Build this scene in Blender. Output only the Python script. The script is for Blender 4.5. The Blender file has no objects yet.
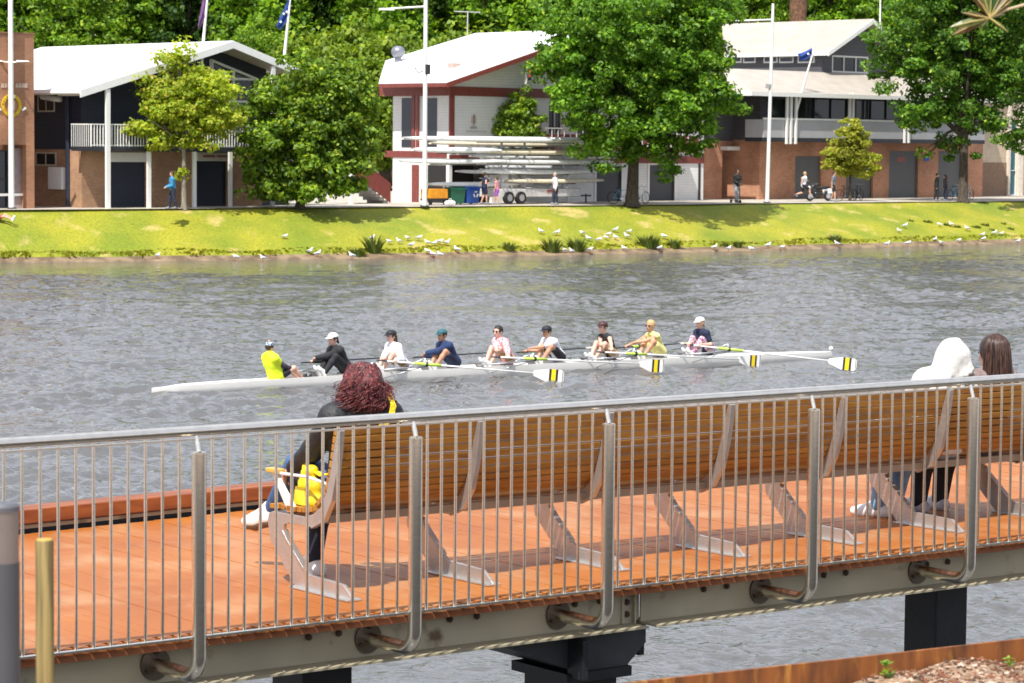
import bpy, bmesh, math, random
import numpy as np
from mathutils import Vector, Matrix
R=math.radians
rng=random.Random(7)
nr=np.random.RandomState(11)
sc=bpy.context.scene
COL=sc.collection
# ------------------------------------------------------------------ camera calibration
F=2700.;H=5.5;Y0=145.;ROLL=R(.5);PIT=math.atan((341.5-Y0)/F)
DECK=3.0; PATH=2.3
def ray(px,py):
    a=px-512;b=341.5-py
    c,s=math.cos(ROLL),math.sin(ROLL)
    a,b=a*c-b*s,a*s+b*c
    return Vector((a,F*math.cos(PIT)+b*math.sin(PIT),-F*math.sin(PIT)+b*math.cos(PIT)))
def G(px,py,z=0):
    r=ray(px,py);t=(z-H)/r.z
    return Vector((r.x*t,r.y*t,z))
def atY(px,py,Y):
    r=ray(px,py);t=Y/r.y
    return Vector((r.x*t,Y,H+r.z*t))
class Fr:
    def __init__(s,o,ang):
        s.o=Vector((o[0],o[1],0));s.ang=R(ang)
        s.d=Vector((math.cos(s.ang),math.sin(s.ang),0));s.n=Vector((-s.d.y,s.d.x,0))
    def P(s,u,v,z=0): return s.o+s.d*u+s.n*v+Vector((0,0,z))
    def pick(s,px,py,v=0):
        r=ray(px,py);c=Vector((0,0,H))
        t=((s.o+s.n*v-c).dot(s.n))/r.dot(s.n);p=c+r*t
        return ((p-s.o).dot(s.d),p.z)
    def picku(s,px,py,u=0):
        r=ray(px,py);c=Vector((0,0,H))
        t=((s.o+s.d*u-c).dot(s.d))/r.dot(s.d);p=c+r*t
        return ((p-s.o).dot(s.n),p.z)
    def g(s,px,py,z):
        p=G(px,py,z)-s.o
        return (p.dot(s.d),p.dot(s.n))
# ------------------------------------------------------------------ materials
MATS={}
def _new(name):
    m=bpy.data.materials.new(name);m.use_nodes=True;nt=m.node_tree
    b=nt.nodes['Principled BSDF'];return m,nt,b
def mat(name,base,rough=.6,metal=0,var=.12,scale=4,bump=0,bscale=30,stretch=(1,1,1),spec=.5,alpha=None,detail=4):
    if name in MATS: return MATS[name]
    m,nt,b=_new(name);N=nt.nodes;L=nt.links
    b.inputs['Roughness'].default_value=rough;b.inputs['Metallic'].default_value=metal
    b.inputs['Specular IOR Level'].default_value=spec
    tc=N.new('ShaderNodeTexCoord');mp=N.new('ShaderNodeMapping');mp.inputs['Scale'].default_value=stretch
    L.new(tc.outputs['Object'],mp.inputs['Vector'])
    nz=N.new('ShaderNodeTexNoise');nz.inputs['Scale'].default_value=scale;nz.inputs['Detail'].default_value=detail
    L.new(mp.outputs[0],nz.inputs['Vector'])
    mr=N.new('ShaderNodeMapRange');mr.inputs[1].default_value=.3;mr.inputs[2].default_value=.7
    L.new(nz.outputs[0],mr.inputs[0])
    mx=N.new('ShaderNodeMix');mx.data_type='RGBA'
    mx.inputs[6].default_value=(*[c*(1-var) for c in base],1);mx.inputs[7].default_value=(*[min(1,c*(1+var)) for c in base],1)
    L.new(mr.outputs[0],mx.inputs[0]);L.new(mx.outputs[2],b.inputs['Base Color'])
    if bump:
        n2=N.new('ShaderNodeTexNoise');n2.inputs['Scale'].default_value=bscale;n2.inputs['Detail'].default_value=6
        L.new(mp.outputs[0],n2.inputs['Vector'])
        bp=N.new('ShaderNodeBump');bp.inputs['Strength'].default_value=bump;bp.inputs['Distance'].default_value=.02
        L.new(n2.outputs[0],bp.inputs['Height']);L.new(bp.outputs[0],b.inputs['Normal'])
    MATS[name]=m;return m
def two_tone(name,c1,c2,scale,rough=.7,stretch=(1,1,1),lo=.4,hi=.6,detail=6,bump=0,metal=0,c3=None,s3=8,lo3=.6,hi3=.68):
    if name in MATS: return MATS[name]
    m,nt,b=_new(name);N=nt.nodes;L=nt.links
    b.inputs['Roughness'].default_value=rough;b.inputs['Metallic'].default_value=metal
    tc=N.new('ShaderNodeTexCoord');mp=N.new('ShaderNodeMapping');mp.inputs['Scale'].default_value=stretch
    L.new(tc.outputs['Object'],mp.inputs['Vector'])
    nz=N.new('ShaderNodeTexNoise');nz.inputs['Scale'].default_value=scale;nz.inputs['Detail'].default_value=detail
    L.new(mp.outputs[0],nz.inputs['Vector'])
    mr=N.new('ShaderNodeMapRange');mr.inputs[1].default_value=lo;mr.inputs[2].default_value=hi
    L.new(nz.outputs[0],mr.inputs[0])
    mx=N.new('ShaderNodeMix');mx.data_type='RGBA';mx.inputs[6].default_value=(*c1,1);mx.inputs[7].default_value=(*c2,1)
    L.new(mr.outputs[0],mx.inputs[0]);out=mx.outputs[2]
    if c3:
        n3=N.new('ShaderNodeTexNoise');n3.inputs['Scale'].default_value=s3;n3.inputs['Detail'].default_value=5
        L.new(mp.outputs[0],n3.inputs['Vector'])
        m3=N.new('ShaderNodeMapRange');m3.inputs[1].default_value=lo3;m3.inputs[2].default_value=hi3
        L.new(n3.outputs[0],m3.inputs[0])
        x3=N.new('ShaderNodeMix');x3.data_type='RGBA';x3.inputs[7].default_value=(*c3,1)
        L.new(m3.outputs[0],x3.inputs[0]);L.new(out,x3.inputs[6]);out=x3.outputs[2]
    L.new(out,b.inputs['Base Color'])
    if bump:
        bp=N.new('ShaderNodeBump');bp.inputs['Strength'].default_value=bump;bp.inputs['Distance'].default_value=.02
        L.new(nz.outputs[0],bp.inputs['Height']);L.new(bp.outputs[0],b.inputs['Normal'])
    MATS[name]=m;return m
def brick(name,c1,c2,mortar,axis='xz',scale=1.0):
    if name in MATS: return MATS[name]
    m,nt,b=_new(name);N=nt.nodes;L=nt.links;b.inputs['Roughness'].default_value=.85
    tc=N.new('ShaderNodeTexCoord');sx=N.new('ShaderNodeSeparateXYZ');cb=N.new('ShaderNodeCombineXYZ')
    L.new(tc.outputs['Object'],sx.inputs[0])
    ad=N.new('ShaderNodeMath');ad.operation='ADD';L.new(sx.outputs[0],ad.inputs[0]);L.new(sx.outputs[1],ad.inputs[1])
    L.new(ad.outputs[0],cb.inputs[0]);L.new(sx.outputs[2],cb.inputs[1])
    br=N.new('ShaderNodeTexBrick');br.inputs['Scale'].default_value=1.0
    br.inputs['Brick Width'].default_value=.24*scale;br.inputs['Row Height'].default_value=.086*scale;br.inputs['Mortar Size'].default_value=.008
    br.inputs['Color1'].default_value=(*c1,1);br.inputs['Color2'].default_value=(*c2,1);br.inputs['Mortar'].default_value=(*mortar,1)
    L.new(cb.outputs[0],br.inputs['Vector'])
    nz=N.new('ShaderNodeTexNoise');nz.inputs['Scale'].default_value=.7;nz.inputs['Detail'].default_value=5
    L.new(tc.outputs['Object'],nz.inputs['Vector'])
    mr=N.new('ShaderNodeMapRange');mr.inputs[1].default_value=.35;mr.inputs[2].default_value=.65;mr.inputs[3].default_value=.78;mr.inputs[4].default_value=1.15
    L.new(nz.outputs[0],mr.inputs[0])
    vm=N.new('ShaderNodeVectorMath');vm.operation='SCALE';L.new(br.outputs[0],vm.inputs[0]);L.new(mr.outputs[0],vm.inputs['Scale'])
    L.new(vm.outputs[0],b.inputs['Base Color']);MATS[name]=m;return m
def boards(name,base,pitch=.18,rough=.6,axis=2,depth=.5,dark=.75,dirty=.08):
    """lapped boards / ribbed metal: dark joint lines every pitch along an axis"""
    if name in MATS: return MATS[name]
    m,nt,b=_new(name);N=nt.nodes;L=nt.links;b.inputs['Roughness'].default_value=rough
    tc=N.new('ShaderNodeTexCoord');sx=N.new('ShaderNodeSeparateXYZ');L.new(tc.outputs['Object'],sx.inputs[0])
    dv=N.new('ShaderNodeMath');dv.operation='DIVIDE';dv.inputs[1].default_value=pitch;L.new(sx.outputs[axis],dv.inputs[0])
    fr=N.new('ShaderNodeMath');fr.operation='FRACT';L.new(dv.outputs[0],fr.inputs[0])
    mr=N.new('ShaderNodeMapRange');mr.inputs[1].default_value=.84;mr.inputs[2].default_value=.92;L.new(fr.outputs[0],mr.inputs[0])
    nz=N.new('ShaderNodeTexNoise');nz.inputs['Scale'].default_value=1.2;nz.inputs['Detail'].default_value=6;L.new(tc.outputs['Object'],nz.inputs['Vector'])
    n2=N.new('ShaderNodeMapRange');n2.inputs[1].default_value=.35;n2.inputs[2].default_value=.65;n2.inputs[3].default_value=1-dirty;n2.inputs[4].default_value=1
    L.new(nz.outputs[0],n2.inputs[0])
    mx=N.new('ShaderNodeMix');mx.data_type='RGBA';mx.inputs[6].default_value=(*base,1);mx.inputs[7].default_value=(*[c*dark for c in base],1)
    L.new(mr.outputs[0],mx.inputs[0])
    vm=N.new('ShaderNodeVectorMath');vm.operation='SCALE';L.new(mx.outputs[2],vm.inputs[0]);L.new(n2.outputs[0],vm.inputs['Scale'])
    L.new(vm.outputs[0],b.inputs['Base Color'])
    bp=N.new('ShaderNodeBump');bp.inputs['Strength'].default_value=depth;bp.inputs['Distance'].default_value=.02;bp.invert=True
    L.new(mr.outputs[0],bp.inputs['Height']);L.new(bp.outputs[0],b.inputs['Normal'])
    MATS[name]=m;return m
def leafmat(name,c1,c2,trans=.35,rough=.55,c3=None):
    if name in MATS: return MATS[name]
    m,nt,b=_new(name);N=nt.nodes;L=nt.links;b.inputs['Roughness'].default_value=rough
    b.inputs['Specular IOR Level'].default_value=.35
    ge=N.new('ShaderNodeNewGeometry')
    cr=N.new('ShaderNodeValToRGB');e=cr.color_ramp.elements
    e[0].color=(*c1,1);e[1].color=(*c2,1)
    if c3:
        x=cr.color_ramp.elements.new(.9);x.color=(*c2,1);e=cr.color_ramp.elements;e[-1].color=(*c3,1)
    L.new(ge.outputs['Random Per Island'],cr.inputs[0])
    tc=N.new('ShaderNodeTexCoord');nz=N.new('ShaderNodeTexNoise');nz.inputs['Scale'].default_value=.45;L.new(tc.outputs['Object'],nz.inputs['Vector'])
    mr=N.new('ShaderNodeMapRange');mr.inputs[1].default_value=.35;mr.inputs[2].default_value=.65;mr.inputs[3].default_value=.75;mr.inputs[4].default_value=1.25
    L.new(nz.outputs[0],mr.inputs[0])
    vm=N.new('ShaderNodeVectorMath');vm.operation='SCALE';L.new(cr.outputs[0],vm.inputs[0]);L.new(mr.outputs[0],vm.inputs['Scale'])
    L.new(vm.outputs[0],b.inputs['Base Color'])
    tr=N.new('ShaderNodeBsdfTranslucent')
    v2=N.new('ShaderNodeVectorMath');v2.operation='MULTIPLY';v2.inputs[1].default_value=(1.5,1.5,.6);L.new(vm.outputs[0],v2.inputs[0]);L.new(v2.outputs[0],tr.inputs[0])
    ms=N.new('ShaderNodeMixShader');ms.inputs[0].default_value=trans
    L.new(b.outputs[0],ms.inputs[1]);L.new(tr.outputs[0],ms.inputs[2]);L.new(ms.outputs[0],N['Material Output'].inputs[0])
    MATS[name]=m;return m
def glass_mat(name='window_glass',c=(.02,.025,.03)):
    if name in MATS: return MATS[name]
    m,nt,b=_new(name);b.inputs['Base Color'].default_value=(*c,1);b.inputs['Roughness'].default_value=.06
    MATS[name]=m;return m
# ------------------------------------------------------------------ object helpers
def emp(name,loc,rotz=0):
    o=bpy.data.objects.new(name,None);COL.objects.link(o);o.location=loc;o.rotation_euler=(0,0,rotz);o.empty_display_size=.2;return o
def tag(o,label=None,cat=None,group=None,kind=None):
    if label:o['label']=label
    if cat:o['category']=cat
    if group:o['group']=group
    if kind:o['kind']=kind
    return o
OFF={}
def thing(name,label,cat,loc,rotz=0,group=None,off=None):
    o=emp(name,loc,rotz);tag(o,label,cat,group)
    if off is not None: OFF[o.name]=Vector(off)
    return o
def fthing(fr,name,label,cat,u,v,z,group=None):
    return thing(name,label,cat,fr.P(u,v,z),fr.ang,group,off=(u,v,z))
def dup(root,loc,rotz=None,label=None,group=None,scale=None):
    r=root.copy();COL.objects.link(r);r.location=loc
    if rotz is not None:r.rotation_euler=(0,0,rotz)
    if scale: r.scale=(scale,)*3
    if label:r['label']=label
    if group:r['group']=group
    for ch in list(root.children):
        c=ch.copy();COL.objects.link(c);c.parent=r
        for g in ch.children:
            d=g.copy();COL.objects.link(d);d.parent=c
    return r
class MB:
    def __init__(s): s.v=[];s.f=[];s.m=[];s.k=0
    def add(s,vs,fs,k=None):
        n=len(s.v);s.v+= [tuple(p) for p in vs]
        for f in fs: s.f.append(tuple(i+n for i in f));s.m.append(s.k if k is None else k)
        return s
    def box(s,x0,y0,z0,x1,y1,z1,k=None):
        x0,x1=min(x0,x1),max(x0,x1);y0,y1=min(y0,y1),max(y0,y1);z0,z1=min(z0,z1),max(z0,z1)
        return s.add([(x0,y0,z0),(x1,y0,z0),(x1,y1,z0),(x0,y1,z0),(x0,y0,z1),(x1,y0,z1),(x1,y1,z1),(x0,y1,z1)],
          [(0,3,2,1),(4,5,6,7),(0,1,5,4),(1,2,6,5),(2,3,7,6),(3,0,4,7)],k)
    def obox(s,c,ax,ay,az,hx,hy,hz,k=None):
        c,ax,ay,az=Vector(c),Vector(ax).normalized(),Vector(ay).normalized(),Vector(az).normalized()
        vs=[c+ax*(i*hx)+ay*(j*hy)+az*(l*hz) for l in(-1,1) for i,j in((-1,-1),(1,-1),(1,1),(-1,1))]
        return s.add(vs,[(0,3,2,1),(4,5,6,7),(0,1,5,4),(1,2,6,5),(2,3,7,6),(3,0,4,7)],k)
    def quad(s,a,b,c,d,k=None): return s.add([a,b,c,d],[(0,1,2,3)],k)
    def slab(s,pts,nrm,t,k=None):
        """polygon extruded by t along nrm"""
        nrm=Vector(nrm).normalized()*t;a=[Vector(p) for p in pts];n=len(a)
        vs=a+[p+nrm for p in a];fs=[tuple(range(n))[::-1],tuple(range(n,2*n))]
        for i in range(n): j=(i+1)%n;fs.append((i,j,j+n,i+n))
        return s.add(vs,fs,k)
    def tube(s,pts,r,n=10,cap=True,k=None):
        pts=[Vector(p) for p in pts];m=len(pts)
        rs=r if isinstance(r,(list,tuple)) else [r]*m
        vs=[];ref=None
        for i,p in enumerate(pts):
            t=(pts[min(i+1,m-1)]-pts[max(i-1,0)])
            if t.length<1e-9:t=Vector((0,0,1))
            t.normalize()
            if ref is None:
                ref=Vector((0,0,1)) if abs(t.z)<.9 else Vector((1,0,0))
            a=ref-t*ref.dot(t)
            if a.length<1e-6:a=Vector((1,0,0))-t*t.x
            a.normalize();b=t.cross(a);ref=a
            for q in range(n):
                an=2*math.pi*q/n;vs.append(p+(a*math.cos(an)+b*math.sin(an))*rs[i])
        fs=[]
        for i in range(m-1):
            for q in range(n):
                w=(q+1)%n;fs.append((i*n+q,i*n+w,(i+1)*n+w,(i+1)*n+q))
        if cap: fs.append(tuple(range(n))[::-1]);fs.append(tuple(range((m-1)*n,m*n)))
        return s.add(vs,fs,k)
    def ball(s,c,r,nu=12,nv=8,k=None):
        c=Vector(c);r=(r,r,r) if isinstance(r,(int,float)) else r
        vs=[(c.x,c.y,c.z-r[2])]
        for j in range(1,nv):
            th=math.pi*j/nv
            for i in range(nu):
                a=2*math.pi*i/nu;vs.append((c.x+r[0]*math.sin(th)*math.cos(a),c.y+r[1]*math.sin(th)*math.sin(a),c.z-r[2]*math.cos(th)))
        vs.append((c.x,c.y,c.z+r[2]));fs=[]
        for i in range(nu):
            w=(i+1)%nu;fs.append((0,1+w,1+i))
            for j in range(nv-2):
                a=1+j*nu;fs.append((a+i,a+w,a+nu+w,a+nu+i))
            a=1+(nv-2)*nu;fs.append((a+i,a+w,len(vs)-1))
        return s.add(vs,fs,k)
    def wall(s,u0,u1,z0,z1,y0,y1,holes,k=None):
        """wall slab in the x-z plane between y0 and y1 with rectangular openings"""
        us=sorted({u0,u1,*[min(max(h[i],u0),u1) for h in holes for i in(0,2)]});zs=sorted({z0,z1,*[min(max(h[i],z0),z1) for h in holes for i in(1,3)]})
        nu,nz=len(us)-1,len(zs)-1
        def solid(i,j):
            if i<0 or j<0 or i>=nu or j>=nz:return False
            cu=(us[i]+us[i+1])/2;cz=(zs[j]+zs[j+1])/2
            return not any(h[0]<cu<h[2] and h[1]<cz<h[3] for h in holes)
        for i in range(nu):
            for j in range(nz):
                if not solid(i,j):continue
                a,b,c,d=us[i],us[i+1],zs[j],zs[j+1]
                s.quad((a,y0,c),(b,y0,c),(b,y0,d),(a,y0,d),k);s.quad((b,y1,c),(a,y1,c),(a,y1,d),(b,y1,d),k)
                if not solid(i-1,j): s.quad((a,y1,c),(a,y0,c),(a,y0,d),(a,y1,d),k)
                if not solid(i+1,j): s.quad((b,y0,c),(b,y1,c),(b,y1,d),(b,y0,d),k)
                if not solid(i,j-1): s.quad((a,y1,c),(b,y1,c),(b,y0,c),(a,y0,c),k)
                if not solid(i,j+1): s.quad((a,y0,d),(b,y0,d),(b,y1,d),(a,y1,d),k)
        return s
    def build(s,name,m,parent=None,smooth=False,world=False,bevel=0):
        me=bpy.data.meshes.new(name)
        vs=s.v
        if parent is not None and parent.name in OFF:
            o=OFF[parent.name];vs=[(p[0]-o.x,p[1]-o.y,p[2]-o.z) for p in vs]
        me.from_pydata(vs,[],s.f);me.validate()
        ms=m if isinstance(m,(list,tuple)) else [m]
        for x in ms: me.materials.append(x)
        if len(ms)>1 and len(me.polygons)==len(s.m): me.polygons.foreach_set('material_index',s.m)
        if smooth: me.polygons.foreach_set('use_smooth',[True]*len(me.polygons))
        me.update()
        ob=bpy.data.objects.new(name,me);COL.objects.link(ob)
        if parent is not None: ob.parent=parent
        if smooth=='auto':
            me.polygons.foreach_set('use_smooth',[True]*len(me.polygons))
            try: me.set_sharp_from_angle(angle=R(40))
            except Exception: pass
        if bevel:
            b=ob.modifiers.new('bev','BEVEL');b.width=bevel;b.segments=2;b.limit_method='ANGLE'
        return ob
def sub(parent_part,mb,name,m,**k):
    """sub-part: mesh under a part, in the same local coordinates as the part"""
    root=parent_part.parent
    if root is not None and root.name in OFF: OFF[parent_part.name]=OFF[root.name]
    o=mb.build(name,m,parent_part,**k)
    return o
def struct(name,mb,m,smooth=False):
    return tag(mb.build(name,m,None,smooth=smooth),kind='structure')
# ------------------------------------------------------------------ signed-distance figures
def surfnet(Fv,org,h):
    nx,ny,nz=Fv.shape;S=Fv<0
    P=np.zeros((nx-1,ny-1,nz-1,3),np.float32);C=np.zeros((nx-1,ny-1,nz-1),np.float32)
    I=np.indices(Fv.shape).astype(np.float32)
    for ax in range(3):
        sa=[slice(None)]*3;sb=[slice(None)]*3;sa[ax]=slice(0,-1);sb[ax]=slice(1,None)
        a,b=Fv[tuple(sa)],Fv[tuple(sb)];cr=(a<0)!=(b<0)
        t=np.where(cr,a/np.where(cr,a-b,1),0)
        pos=[I[q][tuple(sa)] for q in range(3)];pos[ax]=pos[ax]+t
        o=[q for q in range(3) if q!=ax];sh=[nx-1,ny-1,nz-1]
        for d0 in(0,1):
            for d1 in(0,1):
                sl=[slice(None)]*3;sl[o[0]]=slice(d0,sh[o[0]]+d0);sl[o[1]]=slice(d1,sh[o[1]]+d1);sl=tuple(sl)
                c=cr[sl].astype(np.float32);C+=c
                for q in range(3): P[...,q]+=pos[q][sl]*c
    act=C>0;idx=-np.ones(C.shape,np.int64);idx[act]=np.arange(act.sum())
    V=P[act]/C[act][:,None]*h+np.array(org)
    faces=[]
    for ax in range(3):
        sa=[slice(None)]*3;sb=[slice(None)]*3;sa[ax]=slice(0,-1);sb[ax]=slice(1,None)
        a,b=Fv[tuple(sa)],Fv[tuple(sb)];cr=(a<0)!=(b<0)
        o=[(ax+1)%3,(ax+2)%3];w=np.argwhere(cr)
        ok=(w[:,o[0]]>0)&(w[:,o[1]]>0)&(w[:,o[0]]<Fv.shape[o[0]]-1)&(w[:,o[1]]<Fv.shape[o[1]]-1);w=w[ok]
        if not len(w):continue
        neg=a[tuple(w.T)]<0
        def cell(d0,d1):
            c=w.copy();c[:,o[0]]+=d0;c[:,o[1]]+=d1;return idx[tuple(c.T)]
        q=np.stack([cell(-1,-1),cell(0,-1),cell(0,0),cell(-1,0)],1)
        q[~neg]=q[~neg][:,::-1];faces.append(q)
    return V,np.concatenate(faces)
def cone(P,a,b,ra,rb):
    a=np.array(a,np.float32);b=np.array(b,np.float32);ba=b-a;L=max(float(ba@ba),1e-8)
    pa=P-a;t=np.clip((pa@ba)/L,0,1);d=np.sqrt(((pa-t[...,None]*ba)**2).sum(-1));return d-(ra+(rb-ra)*t)
def elli(P,c,r,M=None):
    q=P-np.array(c,np.float32)
    if M is not None: q=q@np.array(M,np.float32)
    r=np.array(r,np.float32);k0=np.sqrt(((q/r)**2).sum(-1));k1=np.sqrt(((q/(r*r))**2).sum(-1))+1e-6
    return k0*(k0-1)/k1
def smin(a,b,k):
    h=np.clip(.5+.5*(b-a)/k,0,1);return b+(a-b)*h-k*h*(1-h)
def sdf_mesh(prims,h,k=.02,pad=.03,cut=None):
    """prims: list of ('c',a,b,ra,rb) or ('e',c,r,M)"""
    lo=np.array([1e9]*3);hi=-lo
    for p in prims:
        pts=[(p[1],p[3]),(p[2],p[4])] if p[0]=='c' else [(p[1],max(p[2]))]
        for c,r in pts: lo=np.minimum(lo,np.array(c)-r);hi=np.maximum(hi,np.array(c)+r)
    lo-=pad+2*h;hi+=pad+2*h;n=np.ceil((hi-lo)/h).astype(int)+1
    g=np.stack(np.meshgrid(*[lo[i]+h*np.arange(n[i]) for i in range(3)],indexing='ij'),-1).astype(np.float32)
    d=None
    for p in prims:
        e=cone(g,*p[1:5]) if p[0]=='c' else elli(g,p[1],p[2],p[3] if len(p)>3 else None)
        d=e if d is None else smin(d,e,k)
    if cut is not None: d=np.maximum(d,cut(g))
    return surfnet(d.astype(np.float32),lo,h)
def add_vf(mb,VF,k=None):
    V,Fc=VF;mb.add([tuple(x) for x in V.tolist()],[tuple(x) for x in Fc.tolist()],k)
_hand={}
def hand_mesh(h=.006,curl=1.0):
    key=(h,curl)
    if key in _hand:return _hand[key]
    pr=[('c',(0,-.012,0),(.075,-.03,0),.022,.014),('c',(0,.0,0),(.082,-.006,0),.022,.013),('c',(0,.012,0),(.078,.02,0),.021,.013),('c',(.02,.0,0),(.07,.0,0),.02,.015)]
    for y,L in((-.033,.062),(-.011,.074),(.011,.07),(.032,.055)):
        p=Vector((.082-abs(y)*.2,y,0));a=0
        for seg,fr in enumerate((.45,.32,.23)):
            a+=curl*(.55 if seg==0 else .8)
            q=p+Vector((math.cos(a),0,-math.sin(a)))*L*fr*1.15
            pr.append(('c',tuple(p),tuple(q),.0095-.001*seg,.0085-.001*seg));p=q
    pr+= [('c',(.02,-.02,0),(.045,-.055,-.012),.015,.012),('c',(.045,-.055,-.012),(.07,-.06,-.035),.0115,.009)]
    _hand[key]=sdf_mesh(pr,h,k=.006,pad=.005);return _hand[key]
def place_hand(mb,wr,dirv,palm,right=True,h=.006,curl=1.0,s=1.0):
    V,Fc=hand_mesh(h,curl);V=V.copy()
    x=Vector(dirv).normalized();z=-(Vector(palm)-x*Vector(palm).dot(x))
    if z.length<1e-4:z=Vector((0,0,1))
    z.normalize();y=z.cross(x)
    if right: V[:,1]*=-1
    M=np.array([x,y,z]);W=V*s@M+np.array(wr)
    if right: Fc=Fc[:,::-1]
    add_vf(mb,(W,Fc))
def ik(a,b,l1,l2,pole):
    a,b=Vector(a),Vector(b);d=b-a;D=d.length
    if D>l1+l2-.005: D2=l1+l2-.005;b=a+d*(D2/D);d=b-a;D=D2
    t=(l1*l1-l2*l2+D*D)/(2*D);hh=math.sqrt(max(l1*l1-t*t,0));dn=d/D
    p=Vector(pole);p=p-dn*p.dot(dn);p.normalize();return a+dn*t+p*hh,b
def mkJ(pel,trunk,side=(1,0,0),wr=None,an=None,toe=None,head=None,look=(0,1,0),s=1.0,elpole=(0,-.4,-1),knpole=(0,.3,1),neckf=(0,0,1),kn_dir=None,shz=.445,shw=.17):
    """pel: pelvis centre, trunk: unit-ish direction pelvis->neck, wr/an: (R,L) targets"""
    J={};pel=Vector(pel);t=Vector(trunk).normalized();x=Vector(side).normalized()
    J['pel']=pel;J['che']=pel+t*.34*s;J['nec']=pel+t*.53*s
    nf=Vector(neckf).normalized();J['head']=J['nec']+nf*.155*s
    for k,sg in(('R',1),('L',-1)):
        J['sh'+k]=pel+t*shz*s+x*(shw*s*sg);J['hi'+k]=pel+x*(.09*s*sg)
        i=0 if k=='R' else 1
        e,w=ik(J['sh'+k],wr[i],.285*s,.25*s,Vector(elpole)+x*(.35*sg));J['el'+k]=e;J['wr'+k]=w
        kd=knpole if kn_dir is None else kn_dir[i]
        e,w=ik(J['hi'+k],an[i],.425*s,.41*s,kd);J['kn'+k]=e;J['an'+k]=w
        td=Vector(toe[i]) if toe else Vector((0,1,0));td.normalize();J['to'+k]=w+td*.16*s+Vector((0,0,-.045*s)) if toe is None or True else w
        J['td'+k]=td
    if head is not None:J['head']=Vector(head)
    J['look']=Vector(look).normalized();J['s']=s;return J
def seg(J,n,infl=0.,fr=(0,1),w=1.0):
    s=J['s'];out=[]
    def c(a,b,ra,rb):
        a,b=Vector(a),Vector(b);A=a.lerp(b,fr[0]);B=a.lerp(b,fr[1]);r0=ra+(rb-ra)*fr[0];r1=ra+(rb-ra)*fr[1]
        out.append(('c',tuple(A),tuple(B),r0*s*w+infl,r1*s*w+infl))
    if n=='torso':
        x=(J['hiR']-J['hiL']).normalized()*s
        for sg in(1,-1):
            c(J['pel']+x*.05*sg,J['pel'].lerp(J['che'],.55)+x*.045*sg,.105,.088)
            c(J['pel'].lerp(J['che'],.55)+x*.045*sg,J['che']+x*.065*sg,.088,.102)
            c(J['che']+x*.065*sg,(J['shR'] if sg>0 else J['shL'])*.72+J['nec']*.28-(J['nec']-J['pel']).normalized()*.03*s,.1,.058)
    for k in'RL':
        if n in('uarm','uarm'+k): c(J['sh'+k],J['el'+k],.052,.041)
        if n in('farm','farm'+k): c(J['el'+k],J['wr'+k],.042,.027)
        if n in('thigh','thigh'+k): c(J['hi'+k],J['kn'+k],.088,.058)
        if n in('calf','calf'+k):
            m=J['kn'+k].lerp(J['an'+k],.35);c(J['kn'+k],m,.055,.055);c(m,J['an'+k],.055,.036)
        if n in('foot','foot'+k):
            a=J['an'+k];td=J['td'+k];dn=Vector((0,0,-1))-td*td.dot(Vector((0,0,-1)));dn=dn.normalized() if dn.length>.01 else Vector((0,0,-1))
            hl=a+dn*.045*s-td*.04*s;ba=a+dn*.055*s+td*.13*s
            c(a,hl,.036,.036);c(hl,ba,.036,.034);c(a+td*.02*s,ba,.038,.032);c(ba,ba+td*.06*s,.036,.026)
    if n=='torso':
        for k in 'RL': c(J['nec']-(J['nec']-J['pel']).normalized()*.035*s,J['sh'+k],.05,.05)
    if n=='neck': c(J['nec']-(J['nec']-J['pel']).normalized()*.04*s,J['head'],.055,.05)
    if n=='shoulders': c(J['shR'],J['shL'],.062,.062)
    return out
def headM(J):
    y=J['look'];z=Vector((0,0,1));x=y.cross(z).normalized();z=x.cross(y).normalized();return x,y,z
def hp(J,x,y,z):
    a,b,c=headM(J);s=J['s']*J.get('hs',1);return tuple(J['head']+a*x*s+b*y*s+c*z*s)
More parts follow.
